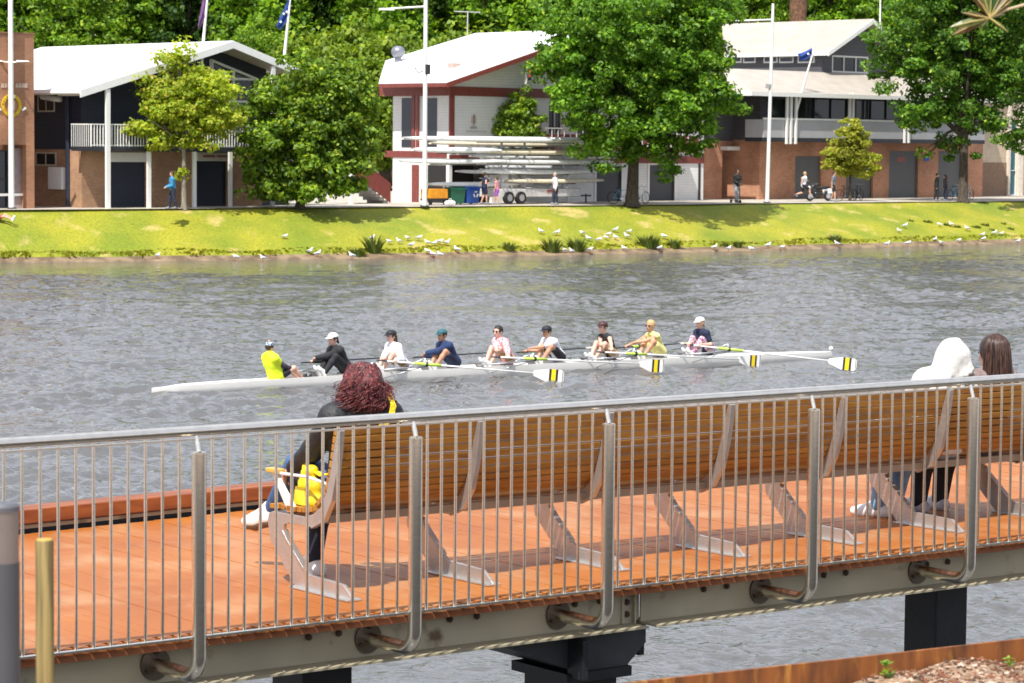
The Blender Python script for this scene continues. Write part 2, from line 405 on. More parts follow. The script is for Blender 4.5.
def figure(label,loc,rotz,J,parts,skin,vox=.018,hair=None,hat=None,hands=True,palm=((0,0,-1),(0,0,-1)),extra=None,group=None,curl=1.0,shoes=None,hat_brim=True,glasses=False,cat='person',nose=True):
    root=thing('person',label,cat,loc,rotz,group);s0=J['s'];s=s0*J.get('hs',1)
    ax,ay,az=headM(J);M=np.array([ax,ay,az]).T
    pr=[]
    for n in('torso','uarm','farm','thigh','calf','neck','shoulders'): pr+=seg(J,n)
    if shoes is None: pr+=seg(J,'foot')
    hd=[('e',hp(J,0,-.008,.02),(.076*s,.094*s,.1*s),M),('e',hp(J,0,.03,-.045),(.054*s,.062*s,.068*s),M)]
    if nose: hd+=[('c',hp(J,0,.085,.005),hp(J,0,.105,-.022),.009*s,.014*s),('e',hp(J,.078,-.01,-.005),(.012*s,.02*s,.03*s),M),('e',hp(J,-.078,-.01,-.005),(.012*s,.02*s,.03*s),M)]
    mb=MB();add_vf(mb,sdf_mesh(pr+hd,vox,k=.022*s))
    if hands:
        for i,k in enumerate('RL'):
            d=(J['wr'+k]-J['el'+k]);place_hand(mb,J['wr'+k]-d.normalized()*.01,d,palm[i],k=='R',h=max(.006,vox*.42),curl=curl,s=s0)
    mb.build('body',skin,root,smooth=True)
    e=MB()
    for sg in(1,-1): e.ball(hp(J,.031*sg,.083,.012),(.012*s,.012*s,.008*s),8,6)
    e.build('eyes',mat('eye_dark',(.03,.02,.015),.2,var=0),root,smooth=True)
    mo=MB();mo.ball(hp(J,0,.088,-.058),(.022*s,.008*s,.007*s),8,6);mo.build('mouth',mat('lips',(.45,.13,.1),.5,var=0),root,smooth=True)
    for (nm,m,segs,infl) in parts:
        q=[]
        for t in segs:
            if isinstance(t,str): q+=seg(J,t,infl)
            else: q+=seg(J,t[0],infl,t[1])
        b=MB();add_vf(b,sdf_mesh(q,vox,k=.025*s));b.build(nm,m,root,smooth=True)
    if shoes:
        for k in'RL':
            b=MB();add_vf(b,sdf_mesh(seg(J,'foot'+k,.008),vox*.8,k=.02));b.build('shoe',shoes,root,smooth=True)
    if hair:
        kind,hm=hair;q=[]
        q.append(('e',hp(J,0,-.018,.03),(.09*s,.102*s,.102*s),M))
        if kind=='short': pass
        if kind=='pony': q+=[('c',hp(J,0,-.1,.03),hp(J,0,-.15,-.08),.035*s,.02*s)]
        if kind=='bun': q+=[('e',hp(J,0,-.1,.06),(.045*s,)*3,M)]
        if kind=='long': q+=[('c',hp(J,.05,-.05,0),hp(J,.06,-.08,-.16),.05*s,.035*s),('c',hp(J,-.05,-.05,0),hp(J,-.06,-.08,-.16),.05*s,.035*s),('c',hp(J,0,-.07,0),hp(J,0,-.1,-.17),.05*s,.04*s)]
        hc=np.array(hp(J,0,0,0),np.float32);fy=np.array(ay,np.float32);fz=np.array(az,np.float32)
        def cut(g):
            r=g-hc;return np.minimum((r@fy)-.045*s,.0+ (.06*s-(r@fz)) ) 
        b=MB();add_vf(b,sdf_mesh(q,vox*.8,k=.02*s,cut=cut));b.build('hair',hm,root,smooth=True)
    if hat:
        q=[('e',hp(J,0,-.012,.055),(.096*s,.112*s,.078*s),M)]
        hc=np.array(hp(J,0,0,.045),np.float32);fz=np.array(az,np.float32)
        b=MB();add_vf(b,sdf_mesh(q,vox*.7,k=.01,cut=lambda g:-((g-hc)@fz)))
        c=b.build('cap',hat,root,smooth=True)
        if hat_brim:
            vs=[];n=9
            for j,(rr) in enumerate((.085,.17)):
                for i in range(n):
                    a=R(-62+124*i/(n-1));vs.append(hp(J,math.sin(a)*.082,(.02+math.cos(a)*rr*(.95)),.052-(.012 if j else 0)))
            vs+=[(p[0],p[1],p[2]-.008) for p in vs]
            fs=[];
            for i in range(n-1):
                fs+=[(i,i+1,n+i+1,n+i),(2*n+i,3*n+i,3*n+i+1,2*n+i+1),(n+i,n+i+1,3*n+i+1,3*n+i),(i+1,i,2*n+i,2*n+i+1)]
            b=MB();b.add(vs,fs);b.build('brim',hat,c,smooth=False)
    if glasses:
        b=MB()
        for sg in(1,-1): b.ball(hp(J,.033*sg,.092,.012),(.03*s,.014*s,.02*s),8,6)
        b.tube([hp(J,-.08,.0,.012),hp(J,-.065,.08,.015),hp(J,.065,.08,.015),hp(J,.08,.0,.012)],.006,6)
        b.build('sunglasses',mat('sunglass_black',(.01,.01,.012),.1,var=0),root,smooth=True)
    if extra: extra(root,J)
    return root
# ------------------------------------------------------------------ camera, sky, sun
cd=bpy.data.cameras.new('camera');cam=bpy.data.objects.new('camera',cd);COL.objects.link(cam);sc.camera=cam
cd.sensor_width=36;cd.lens=F*36/1024;cd.clip_end=3000;cd.clip_start=.1
cam.location=(0,0,H)
cam.rotation_euler=(Matrix.Rotation(math.pi/2-PIT,3,'X')@Matrix.Rotation(ROLL,3,'Z')).to_euler()
cd.dof.use_dof=True;cd.dof.focus_distance=24;cd.dof.aperture_fstop=8
SUNV=Vector((.25,.57,-1.0)).normalized()
sd=bpy.data.lights.new('sun','SUN');sd.energy=4.8;sd.angle=R(.53);sd.color=(1,.965,.9)
so=bpy.data.objects.new('sun',sd);COL.objects.link(so);so.rotation_euler=SUNV.to_track_quat('-Z','Y').to_euler();so.location=(-10,-20,60)
w=bpy.data.worlds.new('World');sc.world=w;w.use_nodes=True;nt=w.node_tree;N=nt.nodes;L=nt.links
bg=N['Background'];sky=N.new('ShaderNodeTexSky');sky.sky_type='NISHITA';sky.sun_disc=False
sky.sun_elevation=math.asin(-SUNV.z);sky.sun_rotation=math.atan2(-SUNV.x,-SUNV.y);sky.air_density=1.0;sky.dust_density=1.5
tc=N.new('ShaderNodeTexCoord');mp=N.new('ShaderNodeMapping');mp.inputs['Scale'].default_value=(1,1,2.2);L.new(tc.outputs['Generated'],mp.inputs[0])
nz=N.new('ShaderNodeTexNoise');nz.inputs['Scale'].default_value=2.6;nz.inputs['Detail'].default_value=7;nz.inputs['Roughness'].default_value=.6;L.new(mp.outputs[0],nz.inputs[0])
mr=N.new('ShaderNodeMapRange');mr.inputs[1].default_value=.36;mr.inputs[2].default_value=.56;L.new(nz.outputs[0],mr.inputs[0])
mx=N.new('ShaderNodeMix');mx.data_type='RGBA';L.new(mr.outputs[0],mx.inputs[0]);L.new(sky.outputs[0],mx.inputs[6]);mx.inputs[7].default_value=(7.6,7.9,8.9,1)
L.new(mx.outputs[2],bg.inputs[0]);bg.inputs[1].default_value=.105
sc.view_settings.view_transform='Standard';sc.view_settings.look='None';sc.view_settings.exposure=.5;sc.view_settings.gamma=1
sc.cycles.max_bounces=6;sc.cycles.transparent_max_bounces=8
# ------------------------------------------------------------------ shared materials
steel=mat('brushed_steel',(.93,.86,.74),.24,1.0,var=.1,scale=20,stretch=(1,1,6))
steel_b=mat('bright_steel',(.80,.75,.66),.28,1.0,var=.08,scale=20)
galv=two_tone('galvanised_steel',(.42,.38,.27),(.52,.47,.34),2.2,.5,metal=.1,lo=.35,hi=.65,c3=(.16,.11,.07),s3=5,lo3=.62,hi3=.75,bump=.1)
alu=mat('cast_aluminium',(.56,.53,.50),.3,.72,var=.08,scale=12,bump=.15,bscale=60)
black_steel=mat('black_steel',(.012,.013,.015),.5,0,var=.3,scale=6,bump=.1)
deckw=two_tone('deck_timber',(.29,.080,.007),(.37,.12,.016),1.3,.55,lo=.35,hi=.65,c3=(.40,.20,.085),s3=2.2,lo3=.48,hi3=.75)
kerbw=two_tone('kerb_timber',(.20,.05,.012),(.30,.085,.02),2.5,.5,stretch=(1,6,6))
white=mat('white_paint',(.78,.77,.75),.5,var=.04)
# ------------------------------------------------------------------ water
water,nt,b=_new('river_water');N=nt.nodes;L=nt.links
b.inputs['Base Color'].default_value=(.10,.10,.10,1);b.inputs['Roughness'].default_value=.06;b.inputs['IOR'].default_value=1.33
tc=N.new('ShaderNodeTexCoord')
def wn(scale,str_,det,rot=0,dist=0.):
    mp=N.new('ShaderNodeMapping');mp.inputs['Scale'].default_value=str_;mp.inputs['Rotation'].default_value=(0,0,rot);L.new(tc.outputs['Object'],mp.inputs[0])
    n=N.new('ShaderNodeTexNoise');n.inputs['Scale'].default_value=scale;n.inputs['Detail'].default_value=det;n.inputs['Roughness'].default_value=.55;n.inputs['Distortion'].default_value=dist;L.new(mp.outputs[0],n.inputs[0]);return n.outputs[0]
e2=wn(5.2,(.8,1.3,1),2,R(25),.4)
a=wn(1.9,(.8,1.25,1),3,R(15),.6);c=wn(.42,(.7,1.4,1),2,R(-10));d=wn(.06,(1,1.5,1),2,R(20))
pw=N.new('ShaderNodeMapRange');pw.inputs[1].default_value=.36;pw.inputs[2].default_value=.62;pw.inputs[3].default_value=.45;pw.inputs[4].default_value=1.1;L.new(d,pw.inputs[0])
ml=N.new('ShaderNodeMath');ml.operation='MULTIPLY';L.new(a,ml.inputs[0]);L.new(pw.outputs[0],ml.inputs[1])
m2=N.new('ShaderNodeMath');m2.operation='MULTIPLY';m2.inputs[1].default_value=1.1;L.new(c,m2.inputs[0])
ad=N.new('ShaderNodeMath');ad.operation='ADD';L.new(ml.outputs[0],ad.inputs[0]);L.new(m2.outputs[0],ad.inputs[1])
bp=N.new('ShaderNodeBump');bp.inputs['Strength'].default_value=1;bp.inputs['Distance'].default_value=.05;a2=N.new('ShaderNodeMath');a2.operation='MULTIPLY_ADD';a2.inputs[1].default_value=.5;L.new(e2,a2.inputs[0]);L.new(ad.outputs[0],a2.inputs[2]);L.new(a2.outputs[0],bp.inputs['Height']);L.new(bp.outputs[0],b.inputs['Normal'])
WAT=[water]
# ------------------------------------------------------------------ boardwalk frames
FB=Fr(G(415,609,3.05),36.8)
EDGE=.24;GIR=.42
k_a=FB.g(17,534.6,3);k_b=FB.g(260,509,3)
def kerb_v(u):
    m=(k_b[1]-k_a[1])/(k_b[0]-k_a[0]);v=k_a[1]+m*(u-k_a[0])
    return v
U0,U1=-6.5,9.5
bw=fthing(FB,'boardwalk','timber boardwalk on steel girders above the river with orange planks','boardwalk',0,1.5,DECK-.3)
mb=MB();p=.0945;u=U0
while u<U1:
    j=rng.uniform(-.003,.003);z=DECK+rng.uniform(-.0015,.0015)
    mb.box(u+.004,EDGE+j,DECK-.032,u+p-.020,EDGE+.05,z);mb.box(u+.001,EDGE+.0502,DECK-.032,u+p+.0002,kerb_v(u),z+.0003);u+=p
mb.build('deck_planks',deckw,bw)
mb=MB()
mb.box(U0,EDGE+.04,DECK-.075,U1,EDGE+.088,DECK-.034)   # edge bearer
mb.build('edge_bearer',mat('bearer_timber',(.30,.10,.035),.7),bw)
gz0=DECK-.078;gb=FB.pick(600,631,GIR-.06)[1];print('girder bottom',gb)
ju=FB.pick(637,600,GIR)[0]
for (a,c) in((U0,ju-.03),(ju+.03,U1)):
    mb=MB();mb.box(a,GIR,gb+.012,c,GIR+.012,gz0);mb.box(a,GIR-.0,gz0,c,GIR+.09,gz0+.01);gg=mb.build('girder',galv,bw)
    mb=MB();mb.box(a,GIR-.15,gb,c,GIR+.06,gb+.0115);sub(gg,mb,'flange',mat('flange_galvanised',(.36,.32,.22),.5,.1,scale=3))
mb=MB();mb.box(ju-.032,GIR+.02,gb+.02,ju+.032,GIR+.05,gz0);mb.box(ju-.12,GIR-.01,gb+.014,ju-.1,GIR-.001,gz0)
mb.box(ju-.04,GIR-.03,gb+.013,ju-.03,GIR-.001,gz0);mb.build('splice_plate',galv,bw)
for px,py in((308,637),(338,633),(449,619),(476,616),(574,604),(599,601),(703,589),(726,586),(823,575),(845,572.6),(926,564),(947,561.6),(626,590),(626,602),(626,614)):
    u,z=FB.pick(px,py,GIR);mb=MB();mb.tube([(u,GIR-.016,z),(u,GIR-.001,z)],.019,6);mb.tube([(u,GIR-.024,z),(u,GIR-.014,z)],.009,8)
    mb.build('bolt',mat('bolt_dark',(.09,.06,.04),.6,.3),bw)
mb=MB()
for v in(1.6,3.2): mb.box(U0,v,DECK-.3,U1,v+.1,DECK-.045)
mb.build('inner_girder',galv,bw)
# kerb along the river side
pts=[]
kk=[(k_a[0]-3,k_a[1]-3*(k_b[1]-k_a[1])/(k_b[0]-k_a[0])),k_a,k_b,(k_b[0]+.8,kerb_v(k_b[0]+.8)),(U1,kerb_v(U1))]
kk[0]=(kk[0][0],kk[0][1])
ka=MB();kb=MB();kc=MB()
for i in range(len(kk)-1):
    a=Vector((*kk[i],0));c=Vector((*kk[i+1],0));dd=(c-a).normalized();nn=Vector((-dd.y,dd.x,0));m_=(a+c)/2;l=(c-a).length/2
    ka.obox(m_+nn*.10+Vector((0,0,DECK+.107)),dd,nn,(0,0,1),l,.10,.047)
    kb.obox(m_+nn*.06+Vector((0,0,DECK+.035)),dd,nn,(0,0,1),l,.012,.012)
    kc.obox(m_+nn*.15+Vector((0,0,DECK-.02)),dd,nn,(0,0,1),l,.09,.06)
ka.build('kerb_beam',kerbw,bw,bevel=.008);kb.build('kerb_flashing',galv,bw);kc.build('edge_channel',black_steel,bw)
# piles
def pile(px,v,wid,label):
    u,_=FB.pick(px,650,v);t=fthing(FB,'pile',label,'pile',u,v+wid/2,-1)
    mb=MB();mb.box(u-wid/2,v,-1,u+wid/2,v+wid,gb-.003);mb.box(u-wid/2-.03,v-.02,gb-.05,u+wid/2+.03,v+wid,gb-.004)
    o=mb.build('shaft',black_steel,t,bevel=.01);return t
pile(951,.62,.29,'square black steel pile under the boardwalk at the right, seen against the water')
pile(328,.62,.32,'black pile under the boardwalk below the bench where the red haired woman sits')
u,_=FB.pick(610,650,.5)
t=fthing(FB,'cross_beam','dark steel cross beam with clipped corner carrying the boardwalk at the girder joint','cross beam',u,1,gb-.3)
mb=MB()
z1=gb-.003;z0=gb-.24
mb.slab([(u-.75,.44,z1),(u+.22,.44,z1),(u+.22,.44,z0+.12),(u+.08,.44,z0),(u-.3,.44,z0),(u-.5,.44,z0+.08),(u-.75,.44,z1-.06)],(0,1,0),3.2)
mb.build('beam',mat('cap_steel',(.06,.065,.07),.5,.3,var=.3),t)
mb=MB();mb.box(u-.36,.3,gb-.03,u-.32,.44,gb-.26);mb.box(u+.26,.55,gb-.003,u+.30,3.2,gb-.22);mb.build('stiffener',black_steel,t)
mb=MB();mb.box(u-.32,.5,-1,u+.05,.9,z0);mb.box(u-.38,.42,z0-.06,u+.10,.95,z0-.002);mb.build('pile_shaft',black_steel,t)
# ------------------------------------------------------------------ railing
rail=fthing(FB,'railing','stainless steel railing with round handrail and thin balusters along the boardwalk edge','railing',0,0,DECK)
tz=FB.pick(415,416.6,0)[1];print('handrail z',tz);bz=DECK+.035
pu=[FB.pick(px,600,-.03)[0] for px in(199,415,607,811,969)];print('post u',[round(x,2) for x in pu])
pu=[pu[0]-1.33]+pu+[pu[-1]+1.33,pu[-1]+2.55]
mb=MB();mb.tube([(pu[0]-1,0,tz),(pu[-1]+1,0,tz)],.026,16,k=0);mb.build('handrail',steel_b,rail,smooth='auto')
mb=MB();mb.box(pu[0]-1,-.016,bz-.005,pu[-1]+1,.016,bz+.006);mb.build('bottom_rail',steel_b,rail)
mb=MB();mb.box(pu[0]-1,-.014,tz-.045,pu[-1]+1,.014,tz-.037);mb.build('top_strip',steel_b,rail)
nb=14;mb=None;B0=None
for i,a in enumerate(pu):
    ez=FB.pick(552,607,GIR)[1]-.0
    ez=DECK-.165
    m1=MB();pts=[(a,-.03,tz-.11),(a,-.03,ez+.11)]
    for q in range(1,9):
        an=R(90*q/8);pts.append((a,-.03+.11*(1-math.cos(an)),ez+.11-.11*math.sin(an)))
    pts.append((a,GIR-.012,ez));m1.tube(pts,.037,18)
    po=m1.build('post',steel,rail,smooth='auto')
    m1=MB();m1.tube([(a,-.03,tz-.112),(a,-.03,tz-.104)],.034,16);m1.tube([(a,-.028,tz-.104),(a,0,tz-.02)],.013,10);sub(po,m1,'post_cap',steel,smooth='auto')
    m1=MB();m1.tube([(a,GIR-.014,ez),(a,GIR-.001,ez)],.085,24);sub(po,m1,'flange',mat('flange_steel',(.16,.13,.1),.45,.6),smooth='auto')
    for q in range(3):
        m1=MB();an=R(90+120*q);m1.tube([(a+.062*math.cos(an),GIR-.03,ez+.062*math.sin(an)),(a+.062*math.cos(an),GIR-.013,ez+.062*math.sin(an))],.012,6)
        sub(po,m1,'flange_bolt',mat('bolt_dark',(.09,.06,.04),.6,.3))
    if i==len(pu)-1: break
    bay=pu[i+1]-a;nb=round(bay/.0955)
    for q in range(1,nb):
        x=a+bay*q/nb
        if B0 is None:
            m1=MB();m1.tube([(x,0,bz),(x,0,tz-.02)],.0085,8);B0=m1.build('baluster',steel,rail,smooth='auto');bx=x
        else:
            c=B0.copy();COL.objects.link(c);c.parent=rail;c.location.x=x-bx
# ------------------------------------------------------------------ bench
bo=FB.g(353,602,DECK);print('bench back tip',bo);WB=bo[1]
bs=[FB.g(x,y,DECK)[0] for x,y in((353,602),(487,585),(622,570),(740,557),(855,545),(960,533))];st=(bs[-1]-bs[0])/5;print('bench steps',bs,st)
bench=fthing(FB,'bench','long curved timber slat bench on cast aluminium frames facing the river','bench',bs[0]+2.5,WB+.4,DECK)
slatm=two_tone('bench_timber',(.29,.12,.016),(.44,.20,.03),1.6,.45,stretch=(1.2,9,9),lo=.35,hi=.65,c3=(.20,.06,.015),s3=2.2,lo3=.55,hi3=.75)
prof=[(0,0),(.015,.018),(.10,.075),(.44,.085),(.50,.115),(.67,.25),(.72,.30),(.715,.335),(.66,.352),(.42,.355),(.30,.405),(.215,.53),(.172,.68),(.148,.82),(.135,.92),(.165,.925),(.198,.82),(.228,.70),(.272,.57),(.335,.475),(.41,.43),(.50,.405),(.83,.40),(.875,.385),(.89,.34),(.86,.23),(.62,.02),(.60,0)]
F0=None
for i in range(8):
    uu=bs[0]+st*i
    if F0 is None:
        mb=MB();mb.slab([(uu,WB+a,DECK+.006+z) for a,z in prof],(1,0,0),.022)
        mb.box(uu-.04,WB-.0,DECK+.001,uu+.062,WB+.60,DECK+.012)
        # flange rib round the back edge, visible as wavy strap behind the slats
        bp_=[(.42,.355),(.30,.405),(.215,.53),(.172,.68),(.148,.82),(.135,.92)]
        for j in range(len(bp_)-1):
            a,c=bp_[j],bp_[j+1];m_=Vector((uu+.011,WB+(a[0]+c[0])/2,DECK+.006+(a[1]+c[1])/2));d_=Vector((0,c[0]-a[0],c[1]-a[1]));l=d_.length/2
            mb.obox(m_,(1,0,0),d_,Vector((1,0,0)).cross(d_),.017,l+.004,.006)
        fp_=[(.50,.115),(.67,.25),(.72,.30)]
        for j in range(2):
            a,c=fp_[j],fp_[j+1];m_=Vector((uu+.011,WB+(a[0]+c[0])/2,DECK+.006+(a[1]+c[1])/2));d_=Vector((0,c[0]-a[0],c[1]-a[1]));l=d_.length/2
            mb.obox(m_,(1,0,0),d_,Vector((1,0,0)).cross(d_),.02,l+.004,.006)
        F0=mb.build('bench_frame',alu,bench,bevel=.003)
    else:
        c=F0.copy();COL.objects.link(c);c.parent=bench;c.location.x=st*i
ub0=bs[0]+.0;ub1=bs[0]+st*7+.1
back=[(.148,.900),(.158,.855),(.168,.81),(.180,.764),(.192,.715),(.206,.665),(.222,.615),(.244,.567),(.272,.522),(.308,.485),(.345,.455)]
seat=[(.385,.436),(.443,.424),(.501,.415),(.559,.410),(.617,.407),(.675,.406),(.733,.406),(.791,.405),(.849,.400)]
def slats(pl,name,proud):
    for q,(w_,z_) in enumerate(pl):
        pass
    mb=MB()
    for q,(w_,z_) in enumerate(pl):
        a=pl[max(q-1,0)];c=pl[min(q+1,len(pl)-1)];d_=Vector((0,c[0]-a[0],c[1]-a[1])).normalized();nrm=Vector((0,-d_.z,d_.y))
        if nrm.y<0 and name=='backrest': nrm=-nrm
        if name!='backrest' and nrm.z<0: nrm=-nrm
        cen=Vector((0,WB+w_,DECK+.006+z_))+nrm*proud
        uu=ub0
        while uu<ub1-.01:
            un=min(uu+st*2,ub1);mb.obox(cen+Vector(((uu+un)/2,0,0)),(1,0,0),d_,nrm,(un-uu)/2-.002,.0195,.014);uu=un
    mb.build(name,slatm,bench,bevel=.003)
slats(back,'backrest',.045);slats(seat,'seat',.028)
mb=MB();mb.box(ub0+.03,WB+.36,DECK+.385,ub1,WB+.43,DECK+.43);mb.build('seat_rail',mat('rail_brown',(.30,.22,.15),.5,.3),bench)
mb=MB();mb.box(ub0+.03,WB+.70,DECK+.375,ub1,WB+.745,DECK+.405);mb.build('seat_rail',mat('rail_brown',(.30,.22,.15),.5,.3),bench)
# armrest
au=bs[0]+.01
mb=MB();mb.slab([(au,WB+.60,DECK+.43),(au,WB+.70,DECK+.43),(au,WB+.86,DECK+.62),(au,WB+.82,DECK+.625)],(1,0,0),.018)
mb.tube([(au+.01,WB+.83,DECK+.625),(au+.01,WB+.5,DECK+.635),(au+.01,WB+.22,DECK+.61)],.009,8);ar=mb.build('armrest',mat('arm_white',(.75,.74,.72),.4,.2),bench)
mb=MB();mb.box(au-.02,WB+.78,DECK+.625,au+.04,WB+.90,DECK+.65);sub(ar,mb,'armrest_pad',mat('pad_timber',(.62,.36,.07),.5),bevel=.005)
# ------------------------------------------------------------------ people on the bench
skinm=mat('skin_light',(.62,.37,.27),.5,var=.05,scale=10)
skin2=mat('skin_tan',(.48,.25,.15),.5,var=.05,scale=10)
skin3=mat('skin_brown',(.30,.16,.10),.5,var=.05,scale=10)
denim=mat('denim_blue',(.045,.10,.22),.8,var=.25,scale=14,bump=.2,bscale=120)
denimd=mat('denim_shaded',(.012,.018,.035),.8,var=.3,scale=14,bump=.2,bscale=120)  # shaded copy of the blue denim for the planted lower leg
denimp=mat('denim_pale',(.22,.36,.52),.8,var=.25,scale=14,bump=.2,bscale=120)
blackf=mat('black_nylon',(.016,.017,.02),.62,var=.3,scale=9,bump=1.0,bscale=13)
blackc=mat('black_cotton',(.014,.014,.017),.8,var=.3,scale=14,bump=.3,bscale=40)
whites=mat('white_canvas',(.78,.77,.75),.6,var=.05,scale=20)
yellow=mat('yellow_bag',(.78,.58,.01),.55,var=.12,scale=8,bump=.3,bscale=25)
hairred=two_tone('hair_red',(.022,.005,.006),(.13,.02,.02),38,.45,detail=3,c3=(.42,.13,.12),s3=60,lo3=.58,hi3=.68)
hairdk=two_tone('hair_dark_brown',(.012,.007,.006),(.05,.022,.015),22,.4,stretch=(3,3,.6),detail=3,c3=(.13,.06,.04),s3=14,lo3=.55,hi3=.75)
fleece=mat('white_fleece',(.56,.54,.51),.9,var=.08,scale=12,bump=.6,bscale=18)
def on_bench(du,w_): return FB.P(bs[0]+du,WB+w_,DECK)
def px_local(px,py,wv):   # world depth from bench-offset w -> local z above deck and u
    u,z=FB.pick(px,py,WB+wv);return u,z-DECK
hu,hz=px_local(369,386,.34);print('woman head u',hu-bs[0],'z',hz)
wu=hu
def L3(u,w_,z): return (u-wu,w_-.42,z)
J=mkJ((0.0,.03,.56),(0,-.09,.52),shz=.40,shw=.18,wr=((.20,.42,.62),(-.16,.46,.60)),an=((.02,.48,.075),(-.08,.77,.36)),toe=((-.1,1,0),(-.45,1,-.2)),
  head=(0.0,-.035,1.14),look=(-.35,1,-.12),s=1.03,knpole=(0,.5,1),kn_dir=((.05,.6,1),(-.1,.5,1)),elpole=(0,-.5,-1))
def w1extra(root,J):
    m=MB();pr=[]
    hx,hy,hz_=J['head']
    pr.append(('e',(hx,hy-.02,hz_+.035),(.098,.112,.105)))
    for i in range(34):
        a=rng.uniform(0,2*math.pi);zz=rng.uniform(-.09,.07);rr=(.080 if zz>-.0 else .082+.03*min(1,-zz/.09))*rng.uniform(.78,1.05)
        x=rr*1.08*math.cos(a);y=rr*math.sin(a)-.025
        if y>.045 and zz>-.12: continue
        pr.append(('e',(hx+x,hy+y,hz_+zz),(rng.uniform(.026,.042),)*3))
    add_vf(m,sdf_mesh(pr,.009,k=.03))
    for i in range(4200):
        a=rng.uniform(math.pi*.98,math.pi*2.02) if i%3 else rng.uniform(0,2*math.pi)
        z0_=rng.uniform(-.085,.13);rr=math.sqrt(max(0,1-(z0_-.02)**2/.02))*.100 if z0_>.0 else .100+.026*min(1,-z0_/.1)
        p=Vector((hx+rr*math.cos(a)*1.06,hy-.02+rr*math.sin(a),hz_+z0_))
        if p.y-hy>.05: continue
        fly=rng.random()<.12;pts=[];ph=rng.uniform(0,6);fq=rng.uniform(60,95);ln=rng.uniform(.025,.065);am=rng.uniform(.004,.011) if z0_<.035 else rng.uniform(.0005,.002)
        am*=(1.8 if fly else 1);o=Vector((math.cos(a),math.sin(a),0))*(2.0 if fly and z0_<.05 else 1);tg=Vector((-o.y,o.x,0))
        for q in range(7):
            t=q/6*ln;pts.append(p+o*(.004+.022*math.sin(q/6*2.2)*(1 if z0_<.03 else .4)+am*math.sin(ph+t*fq))+tg*am*math.cos(ph+t*fq)-Vector((0,0,t)))
        m.tube(pts,[.0014,.002,.0021,.002,.0018,.0014,.0008],4,cap=False,k=rng.choice((0,0,1,2)))
    m.build('hair',[hairred,mat('hair_red_bright',(.20,.045,.04),.4,var=.3,scale=30),mat('hair_plum',(.09,.012,.02),.4,var=.3,scale=30)],root,smooth=True)
    for k in'RL':
        td=J['td'+k];dn=Vector((0,0,-1))-td*td.dot(Vector((0,0,-1)));dn=dn.normalized()*.022
        m=MB();add_vf(m,sdf_mesh([(q[0],tuple(Vector(q[1])+dn),tuple(Vector(q[2])+dn),q[3]*.92,q[4]*.92) for q in seg(J,'foot'+k,.004)[1:]],.009,k=.02));m.build('sole',mat('sole_brown',(.16,.09,.05),.7),root,smooth=True)
    # collar / hood roll of the jacket
    m=MB();pts=[]
    for q in range(15):
        a=R(200+ (340-200)*q/14);pts.append((J['nec'].x+.115*math.cos(a),J['nec'].y+.10*math.sin(a)+.02,J['nec'].z+.0))
    m.tube(pts,[.012]+[.034]*13+[.012],10);m.build('collar',blackf,root,smooth=True)
jk=[('jacket',blackf,['torso','shoulders','uarm','farm'],.022),('jeans',denim,['thigh','calfL'],.014),('jeans_leg',denimd,['calfR'],.012)]
w1=figure('woman with curly red hair and black jacket at the left end of the bench',FB.P(wu,WB+.46,DECK),FB.ang,J,jk,skinm,vox=.011,shoes=whites,extra=w1extra,curl=.6,palm=((0,0,-1),(0,0,-1)))
# bag on her left side with strap across the back
bg_=thing('shoulder_bag','bright yellow shoulder bag with a strap, worn by the red haired woman on the bench','bag',FB.P(wu-.21,WB+.64,DECK+.44),FB.ang)
mb=MB();add_vf(mb,sdf_mesh([('c',(-.0,-.09,.045),(.02,.09,.04),.05,.045),('c',(.0,-.08,.13),(.02,.07,.13),.045,.04),('c',(0,-.05,.215),(.02,.04,.22),.032,.028),('c',(.0,-.06,.0),(.02,.06,.26),.02,.012),('c',(-.04,.05,.0),(-.02,.02,.2),.022,.012)],.009,k=.035))
bb=mb.build('pouch',yellow,bg_,smooth=True)
mb=MB();mb.slab([(-.052,-.06,.02),(-.052,.06,.02),(-.048,.05,.12),(-.048,-.05,.12)],(-1,0,0),.008);sub_=mb.build('front_pocket',mat('yellow_pocket',(.80,.62,.03),.55),bg_)
def strap(pts,wd,root,m,nm):
    mb=MB();vs=[];pts=[Vector(p) for p in pts]
    for i,p in enumerate(pts):
        t=(pts[min(i+1,len(pts)-1)]-pts[max(i-1,0)]).normalized();nrm=Vector((0,-1,.2)).normalized();s_=t.cross(nrm).normalized()*wd/2;nrm=nrm*.004
        vs+=[p-s_-nrm,p+s_-nrm,p+s_+nrm,p-s_+nrm]
    fs=[]
    for i in range(len(pts)-1):
        for q in range(4): fs.append((i*4+q,i*4+(q+1)%4,i*4+4+(q+1)%4,i*4+4+q))
    mb.add(vs,fs+[(3,2,1,0)]);return mb.build(nm,m,root,smooth=False)
ox,oy,oz=wu-.21,.64,.44   # bag origin in (u,w,z)
def bl(u,w_,z): return (u-ox,w_-oy,z-oz)
sp=[]
# over the right shoulder, diagonal down the back to the left hip, then to the bag
for (du,w_,z) in((.135,.50,.99),(.13,.42,1.10),(.115,.31,1.10),(.095,.235,1.04),(.06,.21,.97),(.0,.225,.92),(-.07,.27,.86),(-.14,.30,.76),(-.19,.34,.66),(-.21,.5,.64),(-.21,.60,.66)): sp.append(bl(wu+du,w_,z))
strap(sp,.034,bg_,yellow,'strap')
